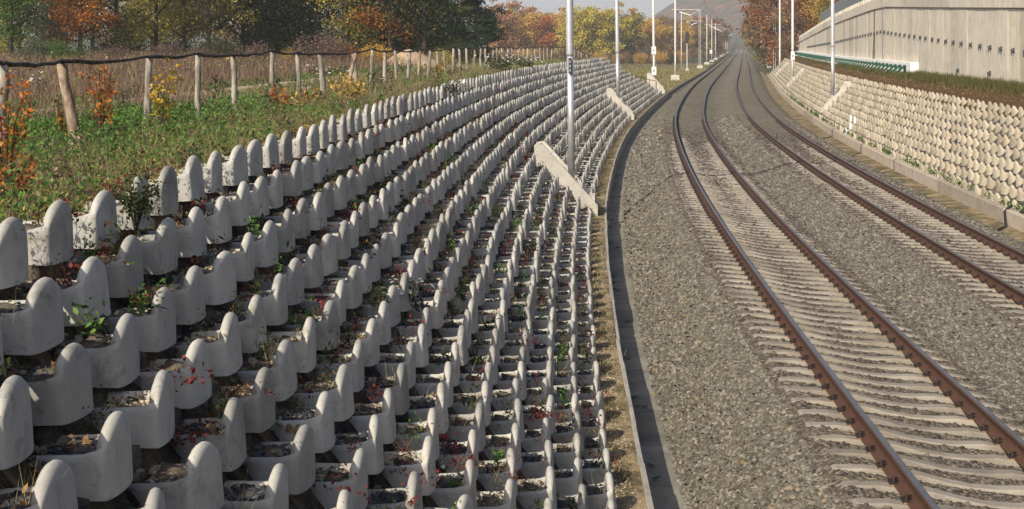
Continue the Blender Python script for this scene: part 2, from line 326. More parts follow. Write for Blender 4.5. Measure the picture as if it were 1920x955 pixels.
# ------------------------------------------------------------------ tracks: cross-section
CANT1, CANT2, D2 = .19, .125, 3.97
def plane1(off): return -.185 - CANT1 / 1.505 * off
def plane2(off): return -.285 - CANT2 / 1.505 * (off - D2)
def sweep(name, prof, svals, m, parent=None, smooth=True, closed=False):
    svals = np.asarray(svals, float); prof = np.asarray(prof, float); n = len(prof)
    V = np.concatenate([P(s, prof[:, 0], prof[:, 1]) for s in svals])
    k = n if closed else n - 1
    F = [[i * n + j, (i + 1) * n + j, (i + 1) * n + (j + 1) % n, i * n + (j + 1) % n] for i in range(len(svals) - 1) for j in range(k)]
    return mesh_np(name, V, F, m, parent, smooth)
SLONG = np.concatenate([np.arange(-14, 160, 2.), np.arange(160, 1150, 10.)])
BPROF = [(-1.62, -1.30), (-1.55, -1.12), (-1.02, -.45), (-.72, -.27), (-.5, plane1(-.5) - .035), (.75, plane1(.75) - .06), (2.0, plane1(2.0) - .035), (2.25, plane1(2.2) - .02),
         (2.6, -.44), (3.0, -.38), (3.3, -.31), (3.5, plane2(3.5) - .03), (4.72, plane2(4.72) - .055), (5.95, plane2(5.95) - .035), (6.3, -.50), (6.55, -.58), (7.2, -1.02), (7.35, -1.2)]
BV = np.array(BPROF); BF = BV.copy(); crib = (BV[:, 0] > -.55) & (BV[:, 0] < 6.0) & ~((BV[:, 0] > 2.1) & (BV[:, 0] < 3.45)); BF[crib, 1] = [max(z, (plane1(o) if o < 2.3 else plane2(o)) + .012) for o, z in BV[crib]]
_V = np.concatenate([P(s_, BV[:, 0], BV[:, 1] + (BF[:, 1] - BV[:, 1]) * float(sstep(50, 82, s_))) for s_ in SLONG]); _n = len(BV)
_q = (np.arange(len(SLONG) - 1)[:, None] * _n + np.arange(_n - 1)[None]).ravel()
tag(mesh_np('ballast', _V, np.stack([_q, _q + _n, _q + _n + 1, _q + 1], 1), M['ballast'], smooth=True), kind='structure')
def zbal(off): return np.interp(off, [q[0] for q in BPROF], [q[1] for q in BPROF])

# stones of the near ballast, one mesh
def stones(name, C, size, m, parent=None, flat=.7):
    n = len(C); base = np.array([(-1, -1, -.8), (1, -1, -.8), (1, 1, -.8), (-1, 1, -.8), (-.7, -.7, .75), (.7, -.7, .75), (.7, .7, .75), (-.7, .7, .75)])
    v = base[None] * (1 + rng.uniform(-.45, .35, (n, 8, 3)))
    v[..., 0] *= rng.uniform(.7, 1.4, (n, 1)); v[..., 2] *= flat
    v *= (np.asarray(size) * rng.uniform(.6, 1.35, n))[:, None, None]
    a, b, c = rng.uniform(0, 6.28, n), rng.uniform(-.6, .6, n), rng.uniform(-.6, .6, n)
    def rot(v, i, j, t):
        ct, st = np.cos(t)[:, None], np.sin(t)[:, None]; x, y = v[..., i].copy(), v[..., j].copy()
        v[..., i] = x * ct - y * st; v[..., j] = x * st + y * ct
    rot(v, 0, 2, b); rot(v, 1, 2, c); rot(v, 0, 1, a)
    V = (v + C[:, None]).reshape(-1, 3)
    f = np.array([[4, 5, 6, 7], [0, 1, 5, 4], [1, 2, 6, 5], [2, 3, 7, 6], [3, 0, 4, 7]])
    F = (np.arange(n)[:, None, None] * 8 + f).reshape(-1, 4)
    return mesh_np(name, V, F, m, parent)
def in_view(p, mg=30):
    x, y = proj(p); return (p[:, 1] > 1) & (x > -mg) & (x < 1920 + mg) & (y > -mg) & (y < 955 + mg)
def ballast_pts(s0, s1, dens):
    n = int((s1 - s0) * 9.3 * dens); s = rng.uniform(s0, s1, n); off = rng.uniform(-1.68, 7.35, n)
    z = zbal(off) + rng.uniform(-.014, .013, n)
    # keep sleeper tops mostly clear
    fr = np.abs(((s / .6) + .5) % 1 - .5) * .6
    on1 = (off > -.58) & (off < 2.08) & (fr < .106); on2 = (off > 3.40) & (off < 6.04) & (fr < .106)
    rail = np.min(np.abs(off[:, None] - np.array([0, 1.505, D2, D2 + 1.505])), 1) < .10
    k = ~((on1 | on2) & (rng.random(n) > .03)) & ~rail
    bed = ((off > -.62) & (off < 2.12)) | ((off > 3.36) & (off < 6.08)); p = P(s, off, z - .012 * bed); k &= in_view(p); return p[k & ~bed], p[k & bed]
CC = [ballast_pts(-2, 9, 680), ballast_pts(9, 20, 430), ballast_pts(20, 34, 230), ballast_pts(34, 55, 100), ballast_pts(55, 85, 45)]
for j, nm in ((0, 'ballast_stones'), (1, 'track_bed_stones')):
    sz = np.concatenate([np.full(len(c[j]), q) for c, q in zip(CC, (.0225, .026, .032, .044, .062))])
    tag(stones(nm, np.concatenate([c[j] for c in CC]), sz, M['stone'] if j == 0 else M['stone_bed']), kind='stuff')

# rails, sleepers, clips
RP = [(-.036, 0.0), (-.026, .002 + .0), (.026, .002), (.036, -.006), (.036, -.038), (.010, -.052), (.009, -.135), (.03, -.152), (.075, -.162), (.075, -.174), (-.075, -.174), (-.075, -.162), (-.03, -.152), (-.009, -.135), (-.010, -.052), (-.036, -.038)]
def rail(parent, off, z, tilt, s0, s1):
    pr = np.array(RP); ct, st = math.cos(tilt), math.sin(tilt)
    pr = np.stack([pr[:, 0] * ct + pr[:, 1] * st + off, -pr[:, 0] * st + pr[:, 1] * ct + z], 1)
    sv = np.concatenate([np.arange(s0, 200, 1.), np.arange(200, s1 + 1, 10.)]); n = len(pr)
    V = np.concatenate([P(s, pr[:, 0], pr[:, 1]) for s in sv])
    F = []; mi = []
    for i in range(len(sv) - 1):
        for j in range(n):
            F.append([i * n + j, (i + 1) * n + j, (i + 1) * n + (j + 1) % n, i * n + (j + 1) % n]); mi.append(1 if j in (0, 1) else 0)
    return mesh_np('rail', V, F, [M['rail'], M['railtop']], parent, False, mi)
def sleeper_mesh():
    xs = [-1.30, -1.27, -1.0, -.5, -.25, 0, .25, .5, 1.0, 1.27, 1.30]; zt = [-.06, -.04, -.005, 0, -.035, -.05, -.035, 0, -.005, -.04, -.06]
    b = MB(); v = []; f = []
    for x, z in zip(xs, zt): v += [(x, -.135, -.2), (x, -.095, z - .018), (x, -.08, z), (x, .08, z), (x, .095, z - .018), (x, .135, -.2)]
    for i in range(len(xs) - 1):
        for j in range(5): f.append([i * 6 + j, i * 6 + j + 1, i * 6 + 7 + j, i * 6 + 6 + j])
    f += [[5, 4, 3, 2, 1, 0], [60 + j for j in range(6)]]
    b.add(v, f); return take(b.build('sleeper', M['sleeper']))
def clip_mesh():
    b = MB(); b.tube([(.0, -.05, .01), (.0, -.02, .045), (.035, .0, .05), (.0, .02, .045), (.0, .05, .01)], .013, 5)
    b.box(-.035, .03, -.06, .06, -.004, .022); return take(b.build('rail_clip', M['clip']))
def pad_mesh():
    b = MB(); b.box(-.13, .13, -.075, .075, -.002, .012, bev=.004); return take(b.build('rail_pad', M['pad']))
SLM, CLM, PDM = sleeper_mesh(), clip_mesh(), pad_mesh()
def track(off_c, zc, cant, s_first, s_part, s_end, s_clip, label):
    e = empty('railway_track', tuple(P(10, off_c, zc - .2)), 0); tag(e, label, 'railway track'); e.location = (0, 0, 0)
    tilt = math.atan(cant / 1.505)
    rail(e, off_c - .7525, zc + cant / 2, tilt, -14, 1100); rail(e, off_c + .7525, zc - cant / 2, tilt, -14, 1100)
    zs = zc - .178
    for k in range(math.ceil(s_first / .6), int(s_part / .6)):
        s = k * .6; sl = link('sleeper', SLM, e, tuple(P(s, off_c, zs - .045 * float(sstep(40, 75, s)))), (rng.normal(0, .004), tilt, -float(TH(s)) + rng.normal(0, .004)))
        if s < s_clip:
            for x in (-.7525, .7525):
                for d, r in ((-.105, 0), (.105, math.pi)):
                    link('rail_clip', CLM, sl, (x + d, 0, .012), (0, 0, r))
                link('rail_pad', PDM, sl, (x, 0, 0))
    far = MB()
    for k in range(int(max(s_clip, s_first) / .6), int(80 / .6)):
        s = k * .6; th = float(TH(s)); u = np.array([math.cos(th), -math.sin(th), 0]); v = np.array([math.sin(th), math.cos(th), 0])
        for x in (-.86, -.645, .645, .86):
            c = P(s, off_c + x, zs - x * cant / 1.505); Mx = lambda X, Y, Z: tuple(c + u * X + v * Y + np.array([0, 0, Z]))
            far.box(-.04, .04, -.055, .055, .0, .05, M=Mx)
    tag(far.build('distant_clips', M['clip'], e), kind='stuff')
    return e
track(.7525, -CANT1 / 2, CANT1, -2, 84, 84, 24, 'nearer railway track on concrete sleepers beside the drainage channel')
track(D2 + .7525, -.10 - CANT2 / 2, CANT2, 10, 84, 84, 36, 'farther railway track beside the sunlit block wall on the right')

# ------------------------------------------------------------------ left drainage channel
ch = empty('drainage_channel'); tag(ch, kind='structure')
def seg(name, prof, s0, s1, m, parent, n=2, dz=0):
    sv = np.linspace(s0, s1, n); pr = np.asarray(prof, float); k = len(pr)
    V = np.concatenate([P(s, pr[:, 0], pr[:, 1] + dz) for s in sv])
    b = MB(); f = [[i * k + j, (i + 1) * k + j, (i + 1) * k + (j + 1) % k, i * k + (j + 1) % k] for i in range(n - 1) for j in range(k)]
    f += [list(range(k)), [(n - 1) * k + j for j in range(k)][::-1]]
    b.add(V, f); return b.build(name, m, parent)
for i in range(-4, 150):                                     # bed slabs with open joints
    s0 = i * 1.0; e1 = s0 + .975 if s0 < 60 else s0 + .99
    seg('channel_slab', [(-2.125, -1.325), (-1.56, -1.305), (-1.56, -1.44), (-2.125, -1.44)], s0, e1, M['slab'], ch, 2, random.uniform(-.004, .004))
for i in range(-2, 76):                                      # kerb stones
    s0 = i * 2.0; dz = random.uniform(-.012, .012) - (.035 if i in (6, 7) else 0); do = random.uniform(-.008, .008)
    seg('kerb_stone', [(-2.197 + do, -.84), (-2.190 + do, -.83), (-2.137 + do, -.83), (-2.13 + do, -.84), (-2.13 + do, -1.55), (-2.197 + do, -1.55)], s0, s0 + 1.985, M['kerb'], ch, 3, dz)
sweep('channel_bank', [(-1.56, -1.315), (-1.545, -1.27), (-1.47, -1.27), (-1.47, -1.45)], np.arange(-8, 152, 2.), M['slab'], ch)
seg('far_channel', [(-2.3, -.86), (-2.15, -.86), (-2.15, -1.2), (-1.6, -1.2), (-1.6, -1.0), (-1.5, -1.0), (-1.5, -1.4), (-2.3, -1.4)], 152, 330, M['slab'], ch, 30)
tag(sweep('gravel_strip', [(-2.62, -.885), (-2.45, -.85), (-2.19, -.836)], np.arange(-14, 152, .5), M['tan']), kind='structure')
_n = 24; _s = rng.uniform(-2, 60, _n); _c = np.concatenate([P(a + rng.normal(0, .05, 14), -2.08 + abs(rng.normal(0, .12)) + rng.normal(0, .03, 14), -1.30 + rng.uniform(0, .02, 14)) for a in _s])
CHDEB = _c

# ------------------------------------------------------------------ block walls
NR = 13
ROFF = [-6.13 + .297 * i for i in range(NR)]; RZ = [2.775 - .2715 * i for i in range(NR)]
PHASE = [.6, .22, .83, .43, .05, .68, .2, .7, .2, .7, .2, .7, .2]
def s_end(i): return 122 + 24 * i / 12
def block_mesh(name, nu, nf, seed, m, hw=.242, b0=.046):
    """one U-shaped block: a rounded tooth in front flowing into two webs that run back into the slope"""
    r = random.Random(seed); HW, B0 = hw + r.uniform(-.012, .012), b0 + r.uniform(-.008, .008); base = -.365; sk = r.uniform(-.05, .05); WT = -.160
    path = [(x, -HW, 0, -1, WT + d, .004) for x, d in ((-.345, -.006), (-.20, 0), (-.10, .006), (-.03, .028))]
    for i in range(nu):
        a = -1 + 2 * (i + .5) / nu; c = max(math.cos(a * math.pi / 2), 0); sn = math.sin(a * math.pi / 2)
        nx, ny = c / B0, sn / HW; l = math.hypot(nx, ny)
        bell = (.5 + .5 * math.cos(math.pi * a)) ** .8
        path.append((B0 * c, HW * sn, nx / l, ny / l, (WT + .036) * (1 - bell) + sk * HW * sn * bell, 0.004 + .032 * c ** .8))
    path += [(x, HW, 0, 1, WT + d, .004) for x, d in ((-.03, .028), (-.10, .006), (-.20, 0), (-.345, -.006))]
    V = []
    for px, py, nx, ny, T, lean in path:
        ring = [(0, base)]
        for k in range(nf - 1, 0, -1):
            q = k / nf; z = T + (base - T) * q ** 1.35; ring.append((-lean * (1 - ((T - z) / (T - base)) ** .46), z))
        ring += [(-lean - .012, T - .003), (-lean - .030, T), (-lean - .046, T - .010), (-max(.064, lean + .056), T - .04), (-max(.064, lean + .056), base + .10)]
        V += [(px + nx * d, py + ny * d, z) for d, z in ring]
    n = nf + 5; F = [[i * n + j, (i + 1) * n + j, (i + 1) * n + j + 1, i * n + j + 1] for i in range(len(path) - 1) for j in range(n - 1)]
    F += [list(range(n)), [(len(path) - 1) * n + j for j in range(n)][::-1]]
    b = MB(); b.add(V, F); return take(b.build(name, m, None, True))
BM = [block_mesh('block', 12, 7, k, M['block']) for k in range(7)]
BR = [block_mesh('block', 10, 5, 20 + k, M['block_r'], .272, .108) for k in range(4)]
LOWL = block_mesh('low', 6, 3, 3, M['block']); LOWR = block_mesh('low', 6, 3, 4, M['block_r'], .272, .108)
def mesh_arrays(me):
    v = np.empty(len(me.vertices) * 3); me.vertices.foreach_get('co', v)
    return v.reshape(-1, 3), [list(p.vertices) for p in me.polygons]
def block_wall(name, label, cells, hi, low, lowmat, flip, npart=300):
    root = empty(name); tag(root, label, 'block wall')
    pts = np.array([P(s, off, z) for s, off, z in cells]); x, y = proj(pts)
    vis = (pts[:, 1] > 2) & (x > -110) & (x < 1950) & (y > -40) & (y < 1060)
    order = np.argsort(np.where(vis, pts[:, 1], 1e9)); lv, lf = mesh_arrays(low)
    quads = [f for f in lf if len(f) == 4]; ngons = [f for f in lf if len(f) != 4]
    AV = []; AF = []; nb = 0
    for r, k in enumerate(order):
        s, off, z = cells[k]; th = float(TH(s)); jo, jz, ja = rng.normal(0, .013), rng.normal(0, .012), rng.normal(0, .05)
        rot = -th + ja + (math.pi if flip else 0); loc = P(s + rng.normal(0, .012), off + jo, z + jz)
        if r < npart and vis[k]:
            o = link('block', hi[int(rng.integers(len(hi)))], root, tuple(loc), (rng.normal(0, .022), rng.normal(0, .03), rot))
            if flip and (abs(s - 73.0) < 1.0 and 7.9 < off < 9.4): pass
        elif vis[k] or s < 150:
            c, sn = math.cos(rot), math.sin(rot)
            w_ = np.stack([lv[:, 0] * c - lv[:, 1] * sn, lv[:, 0] * sn + lv[:, 1] * c, lv[:, 2]], 1) + loc
            AV.append(w_); AF.append(np.array(quads) + nb); nb += len(lv)
    tag(mesh_np('distant_blocks', np.concatenate(AV), np.concatenate(AF), lowmat, root, True), kind='stuff')
    return root
TROUGH_L = [32.0, 91.5, 149.0]; TROUGH_R = [31.3, 92.0, 152.0, 212.0]
cells = []
for i in range(NR):
    for k in range(-12, int(s_end(i)) + 1):
        s = k + PHASE[i]
        if s > s_end(i): continue
        if any(-.98 < s - t < 1.1 and ROFF[i] > -4.25 for t in TROUGH_L): continue
        cells.append((s, ROFF[i], RZ[i]))
block_wall('block_slope', 'terraced slope of shaded grey concrete tooth blocks in thirteen rows, left of the tracks', cells, BM, LOWL, M['block'], False)
RNR = 9; RROFF = [8.50 + .27 * i for i in range(RNR)]; RRZ = [-.40 + .2715 * i for i in range(RNR)]
cells = []; PR = [.1, .6, .15, .55, .05, .6, .1, .65, .1]
for i in range(RNR):
    for k in range(24, 246):
        s = k + PR[i]
        if any(-1.3 < s - t < .8 and i < 8 for t in TROUGH_R): continue
        cells.append((s, RROFF[i], RRZ[i] + random.uniform(-.012, .012)))
_c = np.array([P(*q) for q in cells]); _x, _y = proj(_c); WHITE = []
for px, py in ((1590, 241), (1597, 231), (1598, 221), (1605, 222)):
    k = int(np.argmin((_x - px) ** 2 + (_y + 5 - py) ** 2)); q = cells[k]; WHITE.append((q[0], int(round((q[1] - 8.5) / .27)))); _x[k] = -1e4
_wk = {(round(a, 2), b) for a, b in WHITE}; cells = [q for q in cells if (round(q[0], 2), int(round((q[1] - 8.5) / .27))) not in _wk]
WBM = block_mesh('painted_block', 9, 5, 33, M['white'], .28, .115)
rw = block_wall('block_wall', 'sunlit cream block wall of nine rows rising beside the right track', cells, BR, LOWR, M['block_r'], True)

# soil steps between the rows of the left slope
sv = np.concatenate([np.arange(-13, 32, .0833), np.arange(32, 60, .25), np.arange(60, 124, 1.)])
prof = []
for i in range(NR):
    ph = np.abs(((sv - PHASE[i]) + .5) % 1 - .5); inside = 1 - sstep(.17, .21, ph)
    if True:
        nz = .02 * wob(sv * 9, sv * 0 + i * 5, 1.)
        lv = np.where(sv < 60, -.47 + .292 * inside, -.31) + nz
        if i >= 6:
            for t_ in TROUGH_L: lv = np.where((sv > t_ - 2.4) & (sv < t_ + .8), -.46, lv)
        for do, dz in ((.02 - .11 * inside, np.full_like(sv, -.55)), (-.05 - .05 * inside, lv), (-.225 - 0 * sv, lv + .03)):
            prof.append((ROFF[i] + do, RZ[i] + dz))
prof.insert(0, (-6.6, np.full_like(sv, 2.50)))
ns, npf = len(sv), len(prof)
V = np.stack([P(sv, o, z) for o, z in prof], 1).reshape(-1, 3)
q = (np.arange(ns - 1)[:, None] * npf + np.arange(npf - 1)[None]).ravel()
tag(mesh_np('slope_soil', V, np.stack([q, q + 1, q + npf + 1, q + npf], 1)[:, ::-1], M['soil'], smooth=False), kind='structure')
# slate chips and pebbles lying in the cells
CS = []; CP = []
for i in range(NR):
    for k in range(-9, 34):
        s = k + PHASE[i]; u = rng.random()
        if u < .5: n = 95
        elif u < .85: n = 60
        else: n = 20
        if s > 14: n = n // 2
        ss = s + rng.uniform(-.17, .17, n); oo = ROFF[i] + rng.uniform(-.29, -.07, n)
        p = P(ss, oo, RZ[i] - .176 + rng.uniform(0, .018, n)); p = p[in_view(p)]
        (CS if u < .5 else CP).append(p)
CG = []
for i in range(NR):
    for k in range(-9, 30):
        n = 34 if k < 12 else 16; ss = k + PHASE[i] + .5 + rng.uniform(-.27, .27, n); oo = ROFF[i] + rng.uniform(-.24, .03, n)
        p = P(ss, oo, RZ[i] - .465 + rng.uniform(0, .035, n)); CG.append(p[in_view(p)])
tag(stones('soil_clods', np.concatenate(CG), .019, M['clod'], None, .6), kind='stuff')
tag(stones('slate_chips', np.concatenate(CS), .0135, M['slate'], None, .35), kind='stuff')
tag(stones('channel_debris', CHDEB, .011, M['slate'], None, .5), kind='stuff')
pb = np.concatenate(CP)
n = 9000; ss = rng.uniform(-4, 30, n); p2 = P(ss, rng.uniform(-2.50, -2.2, n), -.85 + rng.uniform(-.01, .012, n)); p2 = p2[in_view(p2)]
tag(stones('tan_pebbles', np.concatenate([pb, p2]), .0105, M['pebble'], None, .6), kind='stuff')

# ------------------------------------------------------------------ right kerb wall, ditch strip
tag(sweep('ditch_strip', [(7.1, -1.09), (7.6, -1.07), (8.13, -1.03)], np.arange(10, 262, 2.), M['tan']), kind='structure')
kw = empty('kerb_wall'); tag(kw, 'low concrete kerb wall at the foot of the sunlit block wall', 'kerb wall')
for i in range(24):
    s0 = 12 + i * 10.0
    seg('kerb_panel', [(8.12, -1.2), (8.12, -.66), (8.14, -.64), (8.28, -.64), (8.30, -.66), (8.30, -1.2)], s0, s0 + 9.96, M['kerb_r'], kw, 6, random.uniform(-.01, .01))
# ------------------------------------------------------------------ tall concrete retaining wall
wl = empty('retaining_wall'); tag(wl, 'tall pale concrete retaining wall of upright panels above the grass berm', 'retaining wall')
W0 = 13.02
def wall_piece(name, s0, s1, o0, o1, zb, zt, m, parent, n=2):
    b = MB(); v = []
    for s in (s0, s1):
        z0 = zb(s); z1 = zt(s); v += list(P(s, [o0, o1, o1, o0], [z0, z0, z1, z1]))
    b.add(v, [[0, 3, 2, 1], [4, 5, 6, 7], [0, 1, 5, 4], [1, 2, 6, 5], [2, 3, 7, 6], [3, 0, 4, 7]]); return b.build(name, m, parent)
s = 41.0; k = 0; brk = MB()
brk.tube([(0, 0, 0), (-.10, 0, -.02)], .085, 10); brk.box(-.012, .012, -.13, .13, -.09, .11); brk.tube([(-.08, 0, 0), (-.10, .03, -.2)], .022, 6)
BKM = take(brk.build('drain_spout', M['dark']))
while s < 257:
    e1 = min(s + 2.275, 258); jo = random.uniform(-.016, .012)
    pn = wall_piece('panel', s, e1, W0 + jo, W0 + .3, lambda q: 1.7, lambda q: float(coping_line(q)) - .03, M['wall'], wl)
    zh = float(np.interp(s, [30, 52, 80, 98, 145, 258], [3.1, 3.5, 4.19, 4.6, 3.97, 3.1]))
    if s < 215: link('drain_spout', BKM, wl, tuple(P(s + 1.2, W0 - .01 + jo, zh)), (0, 0, -float(TH(s))))
    if s in (41.0,): pass
    s += 2.3; k += 1
for q in np.arange(41, 257, 9.2):
    wall_piece('coping', q, min(q + 9.17, 258), W0 - .10, W0 + .34, lambda a: float(coping_line(a)), lambda a: float(coping_line(a)) + .62, M['wall'], wl)
for q in (58.4, 66.2, 83.0): link('drain_spout', BKM, wl, tuple(P(q, W0 - .02, 2.55)), (0, 0, -float(TH(q))))
dp = MB(); dp.tube([tuple(P(104.3, W0 - .06, 2.7)), tuple(P(104.3, W0 - .06, 6.15))], .035, 6); dp.tube([tuple(P(103.2, W0 - .25, 2.7)), tuple(P(104.25, W0 - .07, 4.5))], .03, 6)
dp.build('drain_pipe', M['dark'], wl)
# crenels along the top, dark palisade behind
for q in np.arange(100, 256, 2.3):
    b = MB(); z = float(coping_line(q)) + .62; th = float(TH(q))
    b.box(-.16, .16, -.22, .22, 0, .34, bev=.06); b.build('coping_tooth', M['wall'], wl, False, tuple(P(q, W0 + .1, z)), (0, 0, -th))
pf = empty('palisade_fence'); tag(pf, 'dark grey metal palisade fence on top of the retaining wall', 'fence')
b = MB(); b.box(-.03, .03, -.05, .05, 0, 2.1); b.add([(-.03, -.05, 2.1), (.03, -.05, 2.1), (.03, .05, 2.1), (-.03, .05, 2.1), (0, 0, 2.22)], [[0, 1, 4], [1, 2, 4], [2, 3, 4], [3, 0, 4]]); PM = take(b.build('pale', M['pali']))
for q in np.arange(98, 190, .8): link('pale', PM, pf, tuple(P(q, W0 + .55, float(coping_line(q)) + .1)), (0, 0, -float(TH(q))))
for q in np.arange(98, 189.9, 8):
    for hz in (.5, 1.8):
        b = MB(); b.tube([tuple(P(q, W0 + .60, float(coping_line(q)) + .1 + hz)), tuple(P(q + 8, W0 + .60, float(coping_line(q + 8)) + .1 + hz))], .03, 5); b.build('cross_rail', M['pali'], pf)
# white plinth with tilted green mats below the wall
pl = empty('plinth'); tag(pl, 'white stepped plinth with green mats at the foot of the retaining wall', 'plinth')
for q in np.arange(80, 256, 8.8):
    wall_piece('plinth_slab', q, min(q + 8.76, 257), W0 - .42, W0 + .05, lambda a: 1.7, lambda a: 2.78, M['white'], pl)
b = MB(); b.add([(0, -.55, .0), (-.36, -.55, -.34), (-.36, .55, -.34), (0, .55, 0), (0, -.55, -.06), (-.36, -.55, -.40), (-.36, .55, -.40), (0, .55, -.06)], [[3, 2, 1, 0], [4, 5, 6, 7], [0, 1, 5, 4], [1, 2, 6, 5], [2, 3, 7, 6], [3, 0, 4, 7]]); GMM = take(b.build('green_mat', M['green']))
b = MB(); b.add([(0, -.30, 0), (-.30, -.30, 0), (-.30, -.30, .05), (0, -.30, .40), (0, .30, 0), (-.30, .30, 0), (-.30, .30, .05), (0, .30, .40)], [[0, 1, 2, 3], [7, 6, 5, 4], [3, 2, 6, 7], [2, 1, 5, 6], [0, 3, 7, 4], [1, 0, 4, 5]]); FIN = take(b.build('plinth_fin', M['white']))
for q in np.arange(82.5, 256, 2.3):
    rz = -float(TH(q))
    link('green_mat', GMM, pl, tuple(P(q, W0 - .43, 2.62)), (0, 0, rz)); link('plinth_fin', FIN, pl, tuple(P(q + 1.15, W0 - .43, 2.05)), (0, 0, rz))
# footpath and sand heap
tag(sweep('footpath', [(-12.8, 2.40), (-12.5, 2.59), (-11.9, 2.59), (-11.6, 2.40)], np.arange(8, 112, 2.), M['sand']), kind='structure')
#@@OBJ
# ------------------------------------------------------------------ finding a place: image column + distance -> track coordinates
_ts = np.arange(-20, 1500, .5); _tp = P(_ts, 0, 0)
def so_of(X, Y):
    i = int(np.argmin((_tp[:, 0] - X) ** 2 + (_tp[:, 1] - Y) ** 2)); t = float(TH(_ts[i])); dx, dy = X - _tp[i, 0], Y - _tp[i, 1]
    return _ts[i] + dx * math.sin(t) + dy * math.cos(t), dx * math.cos(t) - dy * math.sin(t)
def at(px, Y):
    X = (px - 960) * Y / 3227.7; s, o = so_of(X, Y); return (X, Y, float(H(s, o)) + float(zg(s)))

# ------------------------------------------------------------------ wooden fence
fe = empty('wooden_fence'); tag(fe, 'rustic fence of peeled wooden posts under one long log rail, left of the slope', 'fence')
fs = [-.4, 2.65, 5.3, 8.6, 11.6, 14.4, 17.7, 20.7, 23.7, 26.6, 28.6, 31.2] + list(np.arange(33.8, 112, 2.6)); fo = [-8.8] * len(fs)
n_flat = len(fs)
fs += list(np.linspace(113.5, 146, 17)); fo += list(np.interp(fs[n_flat:], [112, 122, 130, 138, 146], [-8.8, -8.3, -6.9, -5.2, -3.1]))
tops = []
for k, (s, o) in enumerate(zip(fs, fo)):
    base = float(H(s, o)); h = 1.06 + random.uniform(-.06, .05); ln, le = random.uniform(-.07, .07), random.uniform(-.05, .05)
    if k == 2: ln = -.16
    if k == 9: ln = .30
    c = P(s, o, base); th = float(TH(s)); u = np.array([math.cos(th), -math.sin(th), 0]); v = np.array([math.sin(th), math.cos(th), 0])
    r0 = random.uniform(.046, .062) * (1.1 if k in (2, 10) else 1)
    pts = []; rad = []
    for q in np.linspace(-.25, h, 7):
        j = rng.normal(0, .008, 2); pts.append(tuple(c + u * (ln * q + j[0]) + v * (le * q + j[1]) + np.array([0, 0, q]))); rad.append(r0 * (1.08 - .18 * q) * random.uniform(.92, 1.08))
    b = MB(); b.tube(pts, rad, 9); b.build('post', M['post_b'] if k in (2, 9, 15, 22) else M['post'], fe, True)
    tops.append(np.array(pts[-1]) + np.array([0, 0, .03]))
for k in range(len(tops) - 1):
    a, c = tops[k], tops[k + 1]; n = 6; pts = []; rad = []
    for q in range(n + 1):
        t_ = q / n; pts.append(tuple(a * (1 - t_) + c * t_ + np.array([0, 0, -.035 * math.sin(math.pi * t_)]) + rng.normal(0, .007, 3) * (0 < q < n))); rad.append(.029 * random.uniform(.85, 1.15) - .008 * t_)
    pts[0] = tuple(np.array(pts[0]) - (np.array(pts[1]) - np.array(pts[0])) * .1)
    b = MB(); b.tube(pts, rad, 7); b.build('rail', M['log'], fe, True)

# ------------------------------------------------------------------ masts, their footings, signals
def footing(s, side, label):
    """sloping concrete trough in the block slope; local x = outwards (down the slope), y = along the track"""
    th = float(TH(s)); 
    if side < 0: c = P(s, -3.19, .0); rz = -th
    else: c = P(s, 9.55, .45); rz = -th + math.pi
    e = empty('mast_footing', tuple(c), rz); tag(e, label, 'footing')
    x0, x1 = -.88, .80
    def zt(x): return -.0 - x * .93 + .23
    for y0, y1 in ((-.78, -.64), (.64, .78)):
        b = MB(); v = []
        for y in (y0, y1): v += [(x0, y, zt(x0) - .85), (x0, y, zt(x0)), (x0 + .22, y, zt(x0) + .02), (x1 - .08, y, zt(x1 - .08)), (x1 + .02, y, zt(x1) - .05), (x1 + .02, y, zt(x1) - .75)]
        b.add(v, [[0, 1, 2, 3, 4, 5], [11, 10, 9, 8, 7, 6]] + [[j, j + 6, (j + 1) % 6 + 6, (j + 1) % 6] for j in range(6)]); b.build('side_wall', M['trough'], e)
    b = MB(); b.box(x0, x0 + .13, -.64, .64, zt(x0) - .6, zt(x0) - .012); b.build('head_wall', M['trough'], e)
    b = MB(); b.box(x1 - .22, x1 - .06, -.64, .64, zt(x1) - .5, zt(x1) + .16); b.build('toe_wall', M['trough'], e)
    b = MB(); b.add([(x0, -.64, zt(x0) - .5), (x1 - .1, -.64, zt(x1) - .5), (x1 - .1, .64, zt(x1) - .5), (x0, .64, zt(x0) - .5)], [[0, 1, 2, 3]]); b.box(-.25, .25, -.25, .25, -.5, .06); b.build('floor_pad', M['trough'], e)
    return e
TL = ['concrete trough footing of the nearest silver mast, on the left slope', 'concrete trough footing of the second mast on the left slope', 'small concrete trough footing where the left slope ends']
for s, l in zip(TROUGH_L, TL): footing(s, -1, l)
TR = ['concrete trough footing cut by the right picture edge above the kerb wall', 'concrete trough footing with raised head on the right block wall behind the nearest right mast', 'concrete trough footing on the right wall below the mast with the white plate', 'concrete trough footing near the far end of the right block wall']
for s, l in zip(TROUGH_R, TR): footing(s, 1, l)
